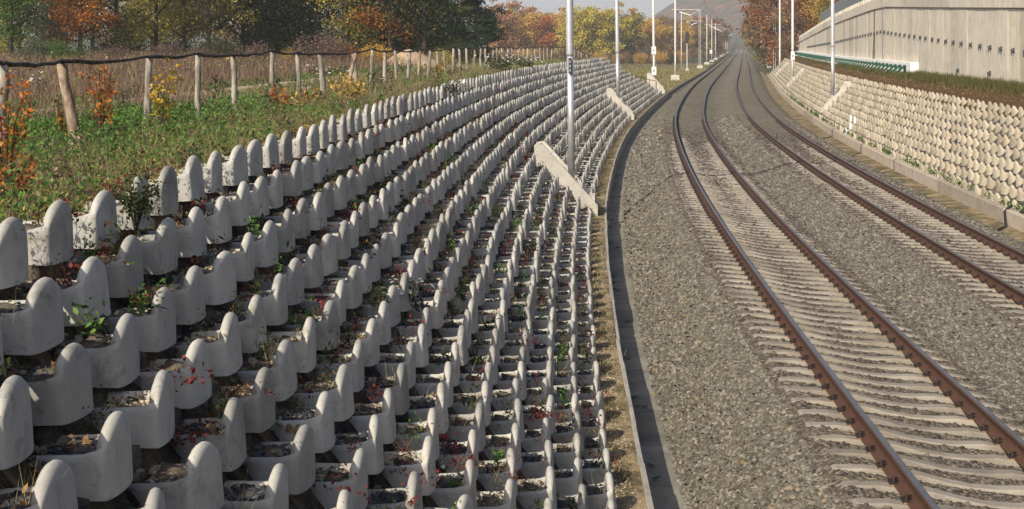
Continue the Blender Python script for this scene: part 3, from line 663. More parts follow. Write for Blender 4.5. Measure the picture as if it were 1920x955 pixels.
def mast(s, off, z0, top, label, r=.10, arm=0, collar=None, block=False, lattice=False, plates=(), tilt=0, group=None, mm='pole'):
    th = float(TH(s)); c = P(s, off, z0); e = empty('catenary_mast', tuple(c), -th); tag(e, label, 'mast', group)
    h = top - z0; b = MB()
    if lattice:
        for x in (-.17, .17):
            for y in (-.12, .12): b.tube([(x, y, 0), (x, y, h)], .035, 6)
        n = int(h / .6)
        for k in range(n):
            z = k * h / n; sg = 1 if k % 2 else -1
            for y in (-.12, .12): b.tube([(-.17 * sg, y, z), (.17 * sg, y, z + h / n)], .018, 4)
        b.build('lattice_pole', M[mm], e)
    else:
        if collar:
            b.tube([(0, 0, 0), (0, 0, collar)], [r * .86, r * .84], 18); b.build('lower_pole', M[mm], e, True)
            b2 = MB(); b2.tube([(0, 0, collar - .02), (0, 0, collar + .05), (0, 0, collar + .14), (0, 0, h)], [r * .84, r * .98, r, r * .8], 18); b2.build('upper_pole', M[mm], e, True)
        else:
            b.tube([(0, 0, 0), (0, 0, h * .42), (0, 0, h * .43), (0, 0, h)], [r, r * .95, r * .8, r * .66], 12); b.build('pole', M[mm], e, True)
        b = MB(); b.box(-.17, .17, -.17, .17, -.02, .035, bev=.008); b.build('base_plate', M[mm], e)
        for bx_ in (-.13, .13):
            for by_ in (-.13, .13): b = MB(); b.tube([(bx_, by_, .03), (bx_, by_, .08)], .018, 6); b.build('bolt', M['dark'], e)
    if block:
        b = MB(); b.box(-.55, .55, -.45, .45, -.75, .0, bev=.03); b.build('base_block', M['trough'], e)
    if arm:
        za = 8.35 - z0; b = MB(); sg = 1 if arm > 0 else -1; a = abs(arm)
        b.tube([(-.5 * sg, 0, za), (a * sg, 0, za)], .04, 6); b.build('top_tube', M[mm], e)
        b = MB(); b.tube([(0, 0, za - .15), (a * .62 * sg, 0, za - .75)], .07, 6); b.build('cantilever_arm', M['sign'], e)
        b = MB(); b.tube([(a * .62 * sg, 0, za - .75), (a * sg, 0, za)], .03, 5); b.tube([(a * .75 * sg, 0, za - 1.35), (a * .55 * sg, 0, za - .7)], .025, 5); b.build('steady_arm', M[mm], e)
        b = MB(); b.tube([(.12 * sg, 0, za - .2), (.5 * sg, 0, za - .31)], [.09, .09], 8); b.build('insulator', M['dark'], e)
    for zc_, hh, ww, style in plates:
        b = MB(); b.box(-ww / 2, ww / 2, -r - .05, -r - .02, zc_ - hh / 2, zc_ + hh / 2); p_ = b.build('number_plate', M['black'] if style == 'black' else M['sign'], e)
        b = MB(); mk = M['galv'] if style == 'black' else M['print']
        for q in ((0, 1, 2) if style == 'black' else (1,)):
            z = zc_ + hh * (.28 - .28 * q); b.box(-ww * .14, ww * .14, -r - .056, -r - .051, z - hh * .09, z + hh * .09)
        b.build('plate_marks', mk, p_)
    if tilt: e.rotation_euler = (0, tilt, -th)
    return e
mast(32.0, -3.09, .02, 16.2, 'nearest and thickest silver mast with a dark plate, on the left slope', .108, 0, 3.42, plates=[(3.14, .42, .08, 'black')], tilt=-.012, mm='galv')
mast(91.5, -3.39, .05, 13, 'second silver mast from the camera on the left slope', .13, 0, 3.2, tilt=-.012, mm='galv')
mast(150.5, -3.49, .2, 13, 'third left mast with two white plates at the end of the slope', .125, 0, 3.0, plates=[(3.0, .75, .42, 'w'), (1.05, .8, .45, 'w')], tilt=-.012)
mast(92.0, 9.35, .62, 13, 'nearest mast on the right block wall, before the retaining wall', .13, 0, 3.0, mm='galv')
mast(152.0, 9.3, .62, 13, 'right mast with a tall white plate over the block wall', .13, 0, 2.6, plates=[(2.05, .85, .36, 'w')])
mast(212.0, 9.3, .62, 13, 'right mast at the far end of the block wall', .125, 0, 2.6)
mast(212.0, -3.95, -.25, 13, 'left mast on a concrete block beside the far end of the dark channel', .125, 3.2, 3.1, block=True)
mast(325.0, -7.6, -.9, 10.2, 'thin left mast just right of the one on the concrete block', .11, 0)
mast(322.0, -3.9, -.35, 10.6, 'left lattice mast on a broad concrete block', .1, -2.6, block=True, lattice=True)
mast(272.0, 9.6, -.6, 11.0, 'right lattice mast beside the far signal', .1, -3.0, lattice=True)
ORD = ['first', 'second', 'third', 'fourth', 'fifth', 'sixth', 'seventh', 'eighth', 'ninth', 'tenth', 'eleventh', 'twelfth', 'thirteenth', 'fourteenth', 'fifteenth', 'sixteenth', 'seventeenth', 'eighteenth', 'nineteenth', 'twentieth', 'twenty-first', 'twenty-second', 'twenty-third', 'twenty-fourth', 'twenty-fifth', 'twenty-sixth', 'twenty-seventh']
far_l = 'distant mast in the hazy left row along the straight track'; far_r = 'distant mast in the hazy right row along the straight track'
for k, s in enumerate((385, 445, 505, 565, 625, 700, 780, 860)): mast(s, -3.9, -.4, 10.2 + random.uniform(-.4, .4), ORD[k] + ' mast beyond the left lattice mast in the hazy row', .13, 3.2, block=True, group='distant masts left of the straight track')
for k, s in enumerate((335, 395, 455, 515, 575, 640, 715, 790, 870)): mast(s, 9.5, -.5, 10.2 + random.uniform(-.4, .4), ORD[k] + ' mast beyond the right lattice mast in the hazy row', .13, -3.6, block=True, group='distant masts right of the straight track')
def signal(s, off, z0, hz, label):
    e = empty('railway_signal', tuple(P(s, off, z0)), -float(TH(s))); tag(e, label, 'signal')
    b = MB(); b.tube([(0, 0, 0), (0, 0, hz)], .09, 8); b.build('pole', M['pole'], e)
    b = MB(); b.box(-.3, .3, -.3, .3, -.4, .35, bev=.05); b.build('base_block', M['trough'], e)
    n = 14; v = []
    for y in (-.12, .12):
        v += [(.36 * math.cos(2 * math.pi * k / n) * (1 if abs(math.sin(2 * math.pi * k / n)) < .9 else .9), y, hz + 1.05 + 1.15 * math.sin(2 * math.pi * k / n)) for k in range(n)]
    b = MB(); b.add(v, [list(range(n)), list(range(n, 2 * n))[::-1]] + [[k, k + n, (k + 1) % n + n, (k + 1) % n] for k in range(n)]); b.build('head', M['black'], e)
    for k in range(4):
        b = MB(); z = hz + .35 + k * .47; b.tube([(0, -.12, z), (0, -.30, z)], .13, 10); b.build('lamp_hood', M['dark'], e)
    b = MB(); b.box(-.28, .28, .2, .5, hz - .2, hz - .15); b.build('platform', M['galv'], e)
signal(293, -5.4, -.9, 4.9, 'dark oval railway signal on a pole left of the tracks')
signal(246, 9.9, -.2, 5.0, 'dark oval railway signal right of the tracks by the wall end')
for px, Y, l in ((1333, 415, 'left'), (1428, 430, 'right')):
    X, Yy, z = at(px, Y); e = empty('equipment_box', (X, Yy, -.9)); tag(e, 'white trackside box on a post, ' + l + ' side of the far straight track', 'box')
    b = MB(); b.tube([(0, 0, 0), (0, 0, 2.8)], .06, 6); b.build('post', M['dark'], e); b = MB(); b.box(-.3, .3, -.2, .2, 2.6, 3.5, bev=.03); b.build('case', M['sign'], e); b = MB(); b.box(-.5, .5, -.4, .4, -.4, .25); b.build('base_block', M['trough'], e)
# overhead wires
for off, lab in ((.75, 'contact wire hanging over the nearer track'), (4.72, 'contact wire hanging over the farther track')):
    b = MB(); b.tube([tuple(P(s, off, 7.0)) for s in np.arange(150, 900, 30)], .014, 4); tag(b.build('contact_wire', M['dark']), lab, 'wire')
    b = MB(); b.tube([tuple(P(s, off, 8.3 - .7 * math.sin(math.pi * ((s - 152) % 60) / 60))) for s in np.arange(152, 900, 10)], .012, 4); tag(b.build('catenary_wire', M['dark']), lab.replace('contact wire hanging', 'sagging carrier wire hung'), 'wire')
# cables and pipe at the right kerb
b = MB(); b.tube([tuple(P(31.8, 8.32, -.55)), tuple(P(31.7, 8.2, -.60)), tuple(P(31.6, 8.08, -.70)), tuple(P(31.4, 8.06, -.95)), tuple(P(30.9, 7.95, -1.02)), tuple(P(30.2, 7.6, -1.03))], .035, 7); tag(b.build('drain_hose', M['black'], None, True), 'black hose hanging over the right kerb wall near the picture edge', 'hose')
for s, l in ((62.0, 'thin cable looped down the kerb wall below the white painted blocks'), (76.0, 'second thin cable down the kerb wall, beyond the footing')):
    b = MB(); b.tube([tuple(P(s, 8.2, -.62)), tuple(P(s, 8.1, -.66)), tuple(P(s, 8.09, -1.0)), tuple(P(s - .8, 7.8, -1.04)), tuple(P(s - 1.8, 7.5, -1.05))], .018, 5); tag(b.build('cable', M['black']), l, 'cable')
# white painted blocks on the right wall
for s_, i_ in WHITE:
    link('painted_block', WBM, rw, tuple(P(s_, RROFF[i_] - .004, RRZ[i_])), (0, 0, -float(TH(s_)) + math.pi))

# ------------------------------------------------------------------ leaves and blades
def leaf_quads(C, size, aspect=.6, up=0.0):
    n = len(C); d = rng.normal(size=(n, 3)); d[:, 2] += up; d /= np.linalg.norm(d, axis=1)[:, None]
    r = rng.normal(size=(n, 3)); e = np.cross(d, r); e /= np.linalg.norm(e, axis=1)[:, None]
    sz = (np.asarray(size) * rng.uniform(.6, 1.3, n))[:, None]
    a = C - d * sz * .5; b = C + e * sz * aspect * .5; c = C + d * sz * .5; f = C - e * sz * aspect * .5
    return np.stack([a, b, c, f], 1).reshape(-1, 3), (np.arange(n)[:, None] * 4 + np.arange(4))
def blades(C, h, wd, lean=.25):
    n = len(C); h = np.asarray(h) * rng.uniform(.55, 1.2, n); t_ = rng.uniform(0, 6.28, n); wv = np.stack([np.cos(t_), np.sin(t_), 0 * t_], 1) * (np.asarray(wd) * rng.uniform(.7, 1.3, n))[:, None] * .5
    tip = C + np.stack([rng.normal(0, lean, n) * h, rng.normal(0, lean, n) * h, h], 1)
    return np.stack([C - wv, C + wv, tip], 1).reshape(-1, 3), (np.arange(n)[:, None] * 3 + np.arange(3))
def ground_pts(n, s0, s1, o0, o1, dz=0, prob=None):
    s = rng.uniform(s0, s1, n); o = rng.uniform(o0, o1, n)
    if prob is not None: k = rng.random(n) < prob(s, o); s, o = s[k], o[k]
    k = ~((o > -12.95) & (o < -11.35) & (s > 6) & (s < 113)); s, o = s[k], o[k]      # the footpath stays bare
    p = P(s, o, H(s, o) + dz); return p[in_view(p, 60)]
# ---- trees
def tree_mesh(seed, h, cb, cr, nleaf, ls, fork=3, tr=.16, shape='round', sag=0.0, ncl=46):
    r = random.Random(seed); g_ = np.random.default_rng(seed); b = MB()
    top = h * .82 if shape != 'pine' else h * .97
    lean = (r.uniform(-.05, .05) * h, r.uniform(-.05, .05) * h)
    spine = [(lean[0] * q * q, lean[1] * q * q, top * q) for q in np.linspace(0, 1, 8)]
    b.tube([(0, 0, -.4)] + spine[1:], [tr * 1.35] + [tr * (1.05 - .9 * q) for q in np.linspace(0, 1, 8)[1:]], 9)
    tips = []
    nb = 16 if shape != 'pine' else 26
    for k in range(nb):
        q = cb / h * .75 + (.95 - cb / h * .75) * k / nb + r.uniform(-.02, .02); q = min(max(q, .1), .97)
        z = top * q; a = k * 2.4 + r.uniform(-.4, .4)
        prof = math.sin(math.pi * min(1, max(.12, (z - cb * .6) / (h - cb * .6)))) ** .6 if shape == 'round' else (1.05 - q) ** .8 if shape == 'pine' else .9 * math.sin(math.pi * (.15 + .8 * q))
        ln = cr * prof * r.uniform(.75, 1.1); rise = ln * (r.uniform(.25, .7) if shape == 'round' else r.uniform(-.1, .15) if shape == 'pine' else 1.3)
        p0 = Vector((lean[0] * q * q, lean[1] * q * q, z)); p2 = p0 + Vector((math.cos(a) * ln, math.sin(a) * ln, rise)); p1 = (p0 + p2) / 2 + Vector((r.uniform(-.1, .1), r.uniform(-.1, .1), r.uniform(-.15, .1))) * ln
        rr = tr * (.5 - .3 * q); b.tube([p0, p1, p2], [rr, rr * .65, rr * .25], 5, cap=False)
        tips += [p1 * .4 + p2 * .6, p2]
        for j in range(2):
            d = Vector((r.uniform(-1, 1), r.uniform(-1, 1), r.uniform(-.3, .7))) * ln * .35; b.tube([p1, p1 + d], [rr * .4, rr * .15], 4, cap=False); tips.append(p1 + d)
    tm = take(b.build('trunk', M['bark'], None, True))
    T = np.array([tuple(t_) for t_ in tips]); T = T[g_.integers(0, len(T), ncl)] + g_.normal(0, cr * .10, (ncl, 3))
    k = g_.integers(0, ncl, nleaf); sg = cr * g_.uniform(.09, .22, ncl)[k]
    flat = np.array([1, 1, .55 if shape != 'pine' else .28])
    C = T[k] + g_.normal(0, 1, (nleaf, 3)) * sg[:, None] * flat; C[:, 2] = np.maximum(C[:, 2], cb * .35 + g_.uniform(0, .5, nleaf))
    v, f = leaf_quads(C, ls, .6 if shape != 'pine' else .3)
    ob = mesh_np('crown', v, f, M['bark']); cm = take(ob); cm.materials.clear(); cm.materials.append(None)
    return tm, cm
TV = {}
for k in range(4): TV['r%d' % k] = tree_mesh(100 + k, 9.5, 2.2, 3.4, 9000, .17)             # near broadleaf
for k in range(2): TV['d%d' % k] = tree_mesh(120 + k, 10., 1.1, 3.6, 10500, .19, ncl=80)       # dense, low crown
TV['p0'] = tree_mesh(130, 10.5, 1.6, 2.6, 12000, .24, shape='pine', ncl=80, tr=.17)
TV['p1'] = tree_mesh(131, 3.6, .2, 1.25, 7000, .16, shape='pine', ncl=60, tr=.06)
for k in range(4): TV['f%d' % k] = tree_mesh(140 + k, 15, 3, 5.2, 7000, .55, ncl=70)          # far wood
TV['c0'] = tree_mesh(150, 20, 3, 2.2, 6000, .5, shape='col', ncl=60)
def shrub_mesh(seed, h, cr, n, ls):
    g_ = np.random.default_rng(seed); b = MB()
    for k in range(9):
        a = k * .7 + g_.uniform(-.3, .3); b.tube([(0, 0, -.1), (math.cos(a) * cr * .4, math.sin(a) * cr * .4, h * .5), (math.cos(a) * cr * .7, math.sin(a) * cr * .7, h * .85)], [.03, .02, .008], 4, cap=False)
    T = g_.normal(0, 1, (18, 3)); T /= np.linalg.norm(T, axis=1)[:, None]; T = T * np.array([cr * .7, cr * .7, h * .34]) + np.array([0, 0, h * .52])
    C = T[g_.integers(0, 18, n)] + g_.normal(0, cr * .2, (n, 3)); C[:, 2] = np.abs(C[:, 2])
    v, f = leaf_quads(C, ls); ob = mesh_np('crown', v, f, M['bark']); cm = take(ob); cm.materials.clear(); cm.materials.append(None)
    return take(b.build('stem', M['bark'])), cm
SV = [shrub_mesh(200 + k, 1.8, 1.3, 3500, .10) for k in range(3)]
def plant(name, mv, loc, sc, lm, label, cat, rz=None, bk='bark', group=None, parts=('trunk', 'crown')):
    e = empty(name, loc, random.uniform(0, 6.28) if rz is None else rz); tag(e, label, cat, group)
    sc = sc if isinstance(sc, tuple) else (sc, sc, sc)
    tk = link(parts[0], mv[0], e, scale=sc); tk.material_slots[0].link = 'OBJECT'; tk.material_slots[0].material = M[bk]
    cr = link(parts[1], mv[1], e, scale=sc); cr.material_slots[0].link = 'OBJECT'; cr.material_slots[0].material = L[lm]
    return e
LT = [ # image column, distance, mesh, scale, leaves, bark, label
    (-30, 112, 'r0', 1.0, 'olive', 'bark', 'olive tree at the left picture edge behind the fence'),
    (20, 104, 'r1', 1.0, 'green', 'bark', 'green-leaved tree with a straight dark trunk near the left picture edge'),
    (95, 118, 'd0', .62, 'pale', 'bark', 'pale green willow bush-tree low behind the fence at far left'),
    (150, 108, 'r2', 1.05, 'orange', 'bark', 'orange-leaved tree with curved dark limbs in the left wood edge'),
    (217, 112, 'r3', 1.1, 'olive', 'bark', 'forked dark-trunked tree standing at the edge of the brown field'),
    (292, 116, 'r0', 1.1, 'yelgreen', 'bark', 'leaning tree with yellowing leaves right of the forked tree'),
    (345, 122, 'r1', 1.1, 'olive', 'bark', 'olive tree left of the white-barked trunk'),
    (391, 118, 'r2', 1.15, 'olive', 'bark_pale', 'white-barked tree among olive leaves in the left wood'),
    (455, 122, 'd1', 1.1, 'dark', 'bark', 'dense dark tree right of the white-barked trunk'),
    (520, 126, 'd0', 1.2, 'dark', 'bark', 'dense dark tree behind the small yellow bush'),
    (590, 124, 'd1', 1.15, 'dark', 'bark', 'dark broad tree behind the brown thicket'),
    (650, 120, 'r3', 1.15, 'olive', 'bark', 'olive-brown tree with dark boughs left of the sand heap'),
    (700, 126, 'd0', 1.0, 'dark', 'bark', 'shaded tree with low boughs behind the sand heap, left side'),
    (732, 116, 'r0', 1.15, 'rust', 'bark', 'thin dark tree with rusty leaves just left of the sand heap'),
    (770, 128, 'd1', .8, 'green', 'bark', 'green bushy tree right behind the sand heap'),
    (796, 114, 'r1', 1.25, 'dark', 'bark', 'thick black-trunked tree right of the sand heap'),
    (838, 126, 'd0', .95, 'green', 'bark', 'green tree between the thick black trunk and the pine'),
    (892, 118, 'p0', 1.05, 'pine', 'bark_pale', 'tall pine with a pale leaning trunk at the right end of the near wood'),
    (914, 114, 'p1', 1.0, 'pine', 'bark', 'small dark conifer at the foot of the pine'),
]
for px, Y, mv, sc, lm, bk, lab in LT: plant('tree', TV[mv], at(px, Y), sc, L and lm, lab, 'tree', bk=bk)
for k, px in enumerate(range(-20, 880, 62)):
    plant('tree', TV[('d0', 'd1', 'r2', 'r1')[k % 4]], at(px + random.uniform(-12, 12), 146 + random.uniform(-6, 12)), 1.2, ('dark', 'olive', 'dark', 'browntree')[k % 4], ORD[k] + ' tree from the left in the shaded depth of the near wood', 'tree', group='trees in the depth of the near wood')
SH = [(548, 92, 0, .55, 'yellow', 'small bright yellow bush in front of the dark trees'), (585, 90, 1, 1.05, 'twig', 'tall bare brown thicket right of the yellow bush'), (625, 88, 2, .8, 'twig', 'low bare brown thicket left of the rusty bush'),
      (705, 92, 0, .7, 'ochre', 'low ochre bush left of the sand heap'), (470, 84, 1, .75, 'twig', 'bare brown thicket below the dark trees, left of the yellow bush'), (420, 92, 2, .8, 'weed', 'dark green bush below the white-barked tree'), (310, 90, 0, .7, 'twig', 'bare brown thicket under the leaning yellow tree'),
      (833, 104, 1, .55, 'yelgreen', 'yellow-green bush left of the pine trunk'), (75, 86, 2, .8, 'pale', 'pale grey-green bush far left behind the rail'), (130, 84, 1, .75, 'green', 'green bush far left next to the pale one'), (650, 96, 1, .75, 'rust', 'rusty bush at the edge of the brown field'), (860, 106, 2, .8, 'weed', 'dark low bush beside the pine trunk'), (215, 92, 2, .6, 'twig', 'bare brown bush at the foot of the forked tree'), (380, 88, 0, .6, 'twig', 'bare brown bush left of the dark green bush')]
for px, Y, k, sc, lm, lab in SH: plant('bush', SV[k], at(px, Y), sc, lm, lab, 'bush', parts=('stem', 'crown'))
# far autumn wood
FT = [(938, 430, 'f0', 1.0, 'peach', 'red-orange tree right behind the near pine'), (962, 450, 'f1', 1.15, 'peach', 'tall red-orange tree right of the small conifer'), (985, 440, 'f2', .95, 'ochre', 'ochre tree among the orange trees left of the nearest mast'),
      (1002, 470, 'f3', 1.0, 'browntree', 'dull brown tree in the gap between orange trees'), (1018, 440, 'f0', .9, 'orange', 'orange tree left of the nearest mast'), (1036, 455, 'f1', .95, 'ochre', 'golden tree just left of the nearest mast'), (1056, 440, 'f2', .85, 'ochre', 'golden-brown tree half hidden by the nearest mast'),
      (1085, 420, 'f3', .95, 'yelgreen', 'yellow-green tree right of the nearest mast'), (1112, 425, 'f0', 1.02, 'yelgreen', 'broad yellow-green tree between the first two masts'), (1140, 420, 'f1', 1.0, 'yelgreen', 'yellow-green tree left of the second mast'), (1168, 430, 'f2', .92, 'olive', 'olive tree right of the second mast'),
      (1193, 455, 'c0', .9, 'ochre', 'tall narrow golden poplar above the wood'), (1208, 440, 'f3', .8, 'ochre', 'golden tree at the foot of the poplar'), (1232, 450, 'f0', .75, 'ochre', 'ochre tree behind the third mast'), (1252, 470, 'f1', .75, 'browntree', 'brown tree between third mast and the block mast'), (1275, 480, 'f2', .75, 'ochre', 'ochre tree behind the left signal'),
      (1300, 500, 'f3', .75, 'browntree', 'brown tree behind the lattice mast'), (1322, 540, 'f0', .75, 'olive', 'grey-green tree right of the lattice mast'), (1345, 620, 'f1', .8, 'browntree', 'hazy brown tree far along the left of the track')]
for px, Y, mv, sc, lm, lab in FT: plant('tree', TV[mv], at(px, Y), sc, lm, lab, 'tree', bk='bark_pale')
for k, px in enumerate(range(920, 1350, 17)):
    plant('tree', TV['f%d' % (k % 4)], at(px + random.uniform(-6, 6), random.uniform(540, 640)), random.uniform(.85, 1.1), ('browntree', 'ochre', 'olive', 'browntree', 'rust')[k % 5], ORD[k] + ' tree from the left in the hazy back row of the far autumn wood', 'tree', group='second row of the far wood')
for k, px in enumerate(range(930, 1290, 15)):
    plant('bush', SV[k % 3], at(px + random.uniform(-6, 6), random.uniform(395, 412)), random.uniform(1.3, 2.2), ('ochre', 'browntree', 'weed', 'ochre', 'twig')[k % 5], ORD[k] + ' bush from the left along the foot of the far autumn wood', 'bush', group='bushes along the far wood', parts=('stem', 'crown'))
for k, (px, Y, sc) in enumerate(((990, 700, 1.9), (1000, 700, 1.8), (1026, 690, 1.8), (1240, 780, 1.6), (1252, 790, 1.7))):
    plant('tree', TV['p0'], at(px, Y), sc, 'pine', ORD[k] + ' dark hazy conifer from the left rising behind the far autumn wood', 'tree', group='conifers behind the far wood')
# trees behind the retaining wall and beside its far end
RT = [(1452, 300, 'f0', 1.0, 'browntree', 'brown tree left of the retaining wall behind the right signal'), (1472, 285, 'f1', 1.0, 'rust', 'rust-brown tree at the far end of the retaining wall'), (1490, 275, 'd0', 1.3, 'browntree', 'dark brown tree just behind the wall end'), (1512, 262, 'f2', .9, 'browntree', 'brown tree above the low end of the retaining wall'), (1532, 240, 'd1', 1.2, 'rust', 'dense rusty tree above the palisade end'), (1552, 236, 'r1', 1.4, 'ochre', 'ochre tree behind the palisade left of the mast'), (1578, 215, 'd0', 1.2, 'olive', 'dark olive tree behind the palisade right of the mast'), (1604, 200, 'r2', 1.4, 'rust', 'rusty tree behind the palisade near the picture top'), (1635, 185, 'd1', 1.2, 'browntree', 'brown tree behind the palisade at its right end'), (1436, 340, 'd0', 1.1, 'dark', 'dark green tree right of the straight track before the wall end'), (1428, 400, 'f3', .8, 'olive', 'grey-green tree far along the right of the track'), (1443, 420, 'f2', .9, 'rust', 'hazy rusty tree behind the dark green one')]
for px, Y, mv, sc, lm, lab in RT: plant('tree', TV[mv], at(px, Y), sc, lm, lab, 'tree')
for k in range(16):
    s = 270 + k * 45; plant('tree', TV['f%d' % (k % 4)], tuple(P(s, 34 + random.uniform(-8, 14), H(s, 34))), random.uniform(.8, 1.1), ('rust', 'browntree', 'olive', 'ochre')[k % 4], ORD[k] + ' tree away from the camera on the hazy right bank of the straight track', 'tree', group='trees on the right bank')
for k in range(12):
    s = 560 + k * 50; plant('tree', TV['f%d' % (k % 4)], tuple(P(s, -26 + random.uniform(-10, 6), H(s, -26))), random.uniform(.7, 1.0), ('browntree', 'ochre', 'olive')[k % 3], ORD[k] + ' tree away from the camera on the hazy left bank of the straight track', 'tree', group='trees on the left bank')
# hills behind everything
def hillmesh(name, cx, cy, rx, ry, h, n=60):
    g_ = np.linspace(-1, 1, n); A, B = np.meshgrid(g_, g_, indexing='ij'); rr = np.sqrt(A * A + B * B)
    z = h * np.clip(1 - rr, 0, 1) ** .9 + 4 * wob(A * 900, B * 900, 60) * (rr < .95) - 3
    V = np.stack([cx + A * rx, cy + B * ry, z], -1).reshape(-1, 3); q = (np.arange(n - 1)[:, None] * n + np.arange(n - 1)[None]).ravel()
    return tag(mesh_np(name, V, np.stack([q, q + n, q + n + 1, q + 1], 1), M['woods'], smooth=True), kind='structure')
hillmesh('hill', 350, 2000, 230, 500, 165); hillmesh('hill', -150, 3600, 900, 600, 70); hillmesh('hill', 900, 2400, 560, 600, 150)
#@@VEG
# ------------------------------------------------------------------ ground vegetation
def stuff(name, parts, m):
    """join equal-arity soups"""
    V = []; F = []; nb = 0
    for v, f in parts: V.append(v); F.append(f + nb); nb += len(v)
    return tag(mesh_np(name, np.concatenate(V), np.concatenate(F), m), kind='stuff')
def patch(s, o, sc=3.0): return .5 + .5 * wob(s, o * 1.7, sc)
# low green herbs between the slope and the brown field
c = ground_pts(60000, -9, 14, -14, -6.3, .0, lambda s, o: np.clip(.35 + 1.0 * patch(s, o, 1.2), 0, 1) * np.where(o > -7.4, .6, 1)); c[:, 2] += rng.uniform(0, .20, len(c)) + .16 * patch(c[:, 1], c[:, 0], .8); hp = [leaf_quads(c, .050, .6, .5)]
c = ground_pts(22000, -8, 16, -11.5, -6.25, 0); c[:, 2] += rng.uniform(0, .12, len(c)) ; hp.append(leaf_quads(c, .035, .5, .6)); ob_ = ground_pts(20000, -8, 20, -8.2, -6.2, 0); ob_[:, 2] += rng.uniform(0, .22, len(ob_)); stuff('dry_herbs', [leaf_quads(ob_, .035, .4, .5), blades(ob_[:200], .3, .006)][:1], L['olive'])
c = ground_pts(26000, 14, 60, -14, -6.25, 0); c[:, 2] += rng.uniform(0, .2, len(c)); hp.append(leaf_quads(c, .085, .5, .6))
c = ground_pts(16000, 60, 150, -18, -6.4, 0); c[:, 2] += rng.uniform(0, .2, len(c)); hp.append(leaf_quads(c, .17, .5, .6))
stuff('green_herbs', hp, L['herb'])
def clumps(n, s0, s1, o0, o1, k, r, h, ls):
    out = []
    for _ in range(n):
        q = rng.uniform(s0, s1); o = rng.uniform(o0, o1); m_ = int(k * rng.uniform(.5, 1.5)); rr_ = r * rng.uniform(.6, 1.4); d = np.abs(rng.normal(0, 1, m_))
        a_ = rng.uniform(0, 6.28, m_); ss = q + np.cos(a_) * rr_ * d * .6; oo = o + np.sin(a_) * rr_ * d * .6
        out.append(P(ss, oo, H(ss, oo) + h * rng.uniform(.4, 1.2) * np.exp(-d * d * .5) * rng.uniform(.1, 1.0, m_)))
    c = np.concatenate(out); return leaf_quads(c[in_view(c, 60)], ls, .5, .3)
stuff('bramble_clumps', [clumps(46, -8, 16, -11, -6.4, 170, .28, .45, .04), clumps(60, 14, 60, -12, -6.3, 90, .4, .5, .08)], L['weed'])
stuff('browned_clumps', [clumps(40, -8, 16, -9, -6.3, 150, .25, .42, .034), clumps(70, 14, 60, -10, -6.3, 80, .35, .45, .07)], L['dry'])
stuff('bright_clumps', [clumps(40, -8, 18, -13, -7.0, 150, .3, .36, .045), clumps(40, 14, 60, -13, -7, 70, .4, .36, .08)], L['bright'])
_c = np.concatenate([P(rng.uniform(-3, 30, 70), rng.uniform(-2.1, -1.6, 70), -1.295), P(rng.uniform(-3, 25, 60), rng.uniform(-1.5, -.7, 60), zbal(rng.uniform(-1.5, -.7, 60)) + .03)]); stuff('fallen_leaves', [leaf_quads(_c[in_view(_c)], .05, .6, 0)], L['ochre'])
dp_ = [blades(ground_pts(9000, -8, 25, -9.5, -6.2, 0, lambda s, o: np.where(o > -7.6, 1, .2)), .34, .006, .4), blades(ground_pts(12000, 20, 70, -12, -6.2), .38, .014, .3), blades(ground_pts(9000, 60, 150, -20, -6.2), .4, .03, .3)]
stuff('straw_grass', dp_, L['straw'])
# tall dry weeds of the field
tw = [blades(ground_pts(4000, -8, 26, -8.2, -6.25), .40, .006, .45), blades(ground_pts(30000, 8, 45, -28, -13.0, 0, lambda s, o: np.clip(.2 + patch(s, o, 2.), 0, 1)) , .55, .018, .35), blades(ground_pts(46000, 45, 110, -46, -13.2, 0, lambda s, o: np.clip(.2 + patch(s, o, 3.), 0, 1)), .72, .032, .32), blades(ground_pts(5000, 3, 20, -13, -10.2), .5, .014, .4)]
stuff('dry_weeds', tw, L['dry'])
c = ground_pts(26000, 8, 110, -46, -13.2); c[:, 2] += rng.uniform(.2, .75, len(c)); stuff('dry_seedheads', [leaf_quads(c, .07, .5)], L['twig']); c = ground_pts(24000, 8, 112, -46, -13.0, 0, lambda s, o: (patch(s, o, 2.6) > .55)); c[:, 2] += rng.uniform(.05, .8, len(c)); stuff('field_herbs', [leaf_quads(c, .10, .5)], L['olive'])
# lower plain beyond the slope
pg_ = [blades(ground_pts(22000, 152, 400, -40, -2.6), .35, .06, .25)]
stuff('plain_grass', pg_, L['straw'])
c = ground_pts(14000, 150, 330, -30, -2.6, .05); stuff('plain_herbs', [leaf_quads(c, .25, .5, .6)], L['olive'])
# berm grass below the retaining wall
LIT = 0; bg_ = [blades(ground_pts(14000, 30, 130, 12.1, 13.0), .30, .03, .25), blades(ground_pts(8000, 30, 240, 11.6, 12.95), .22, .05, .25)]
stuff('berm_grass', bg_, L['bermg'])
stuff('berm_litter', [leaf_quads(ground_pts(3500, 30, 150, 10.9, 12.3, .03), .07, .5)], L['browntree'])
c = []
for q in np.arange(26, 140, .9):
    if rng.random() < .55: c.append(P(q + rng.normal(0, .18, 40), 8.38 + rng.normal(0, .05, 40), -.62 + np.abs(rng.normal(0, .10, 40))))
stuff('kerb_weeds', [leaf_quads(np.concatenate(c), .10, .4, .6)], L['green'])
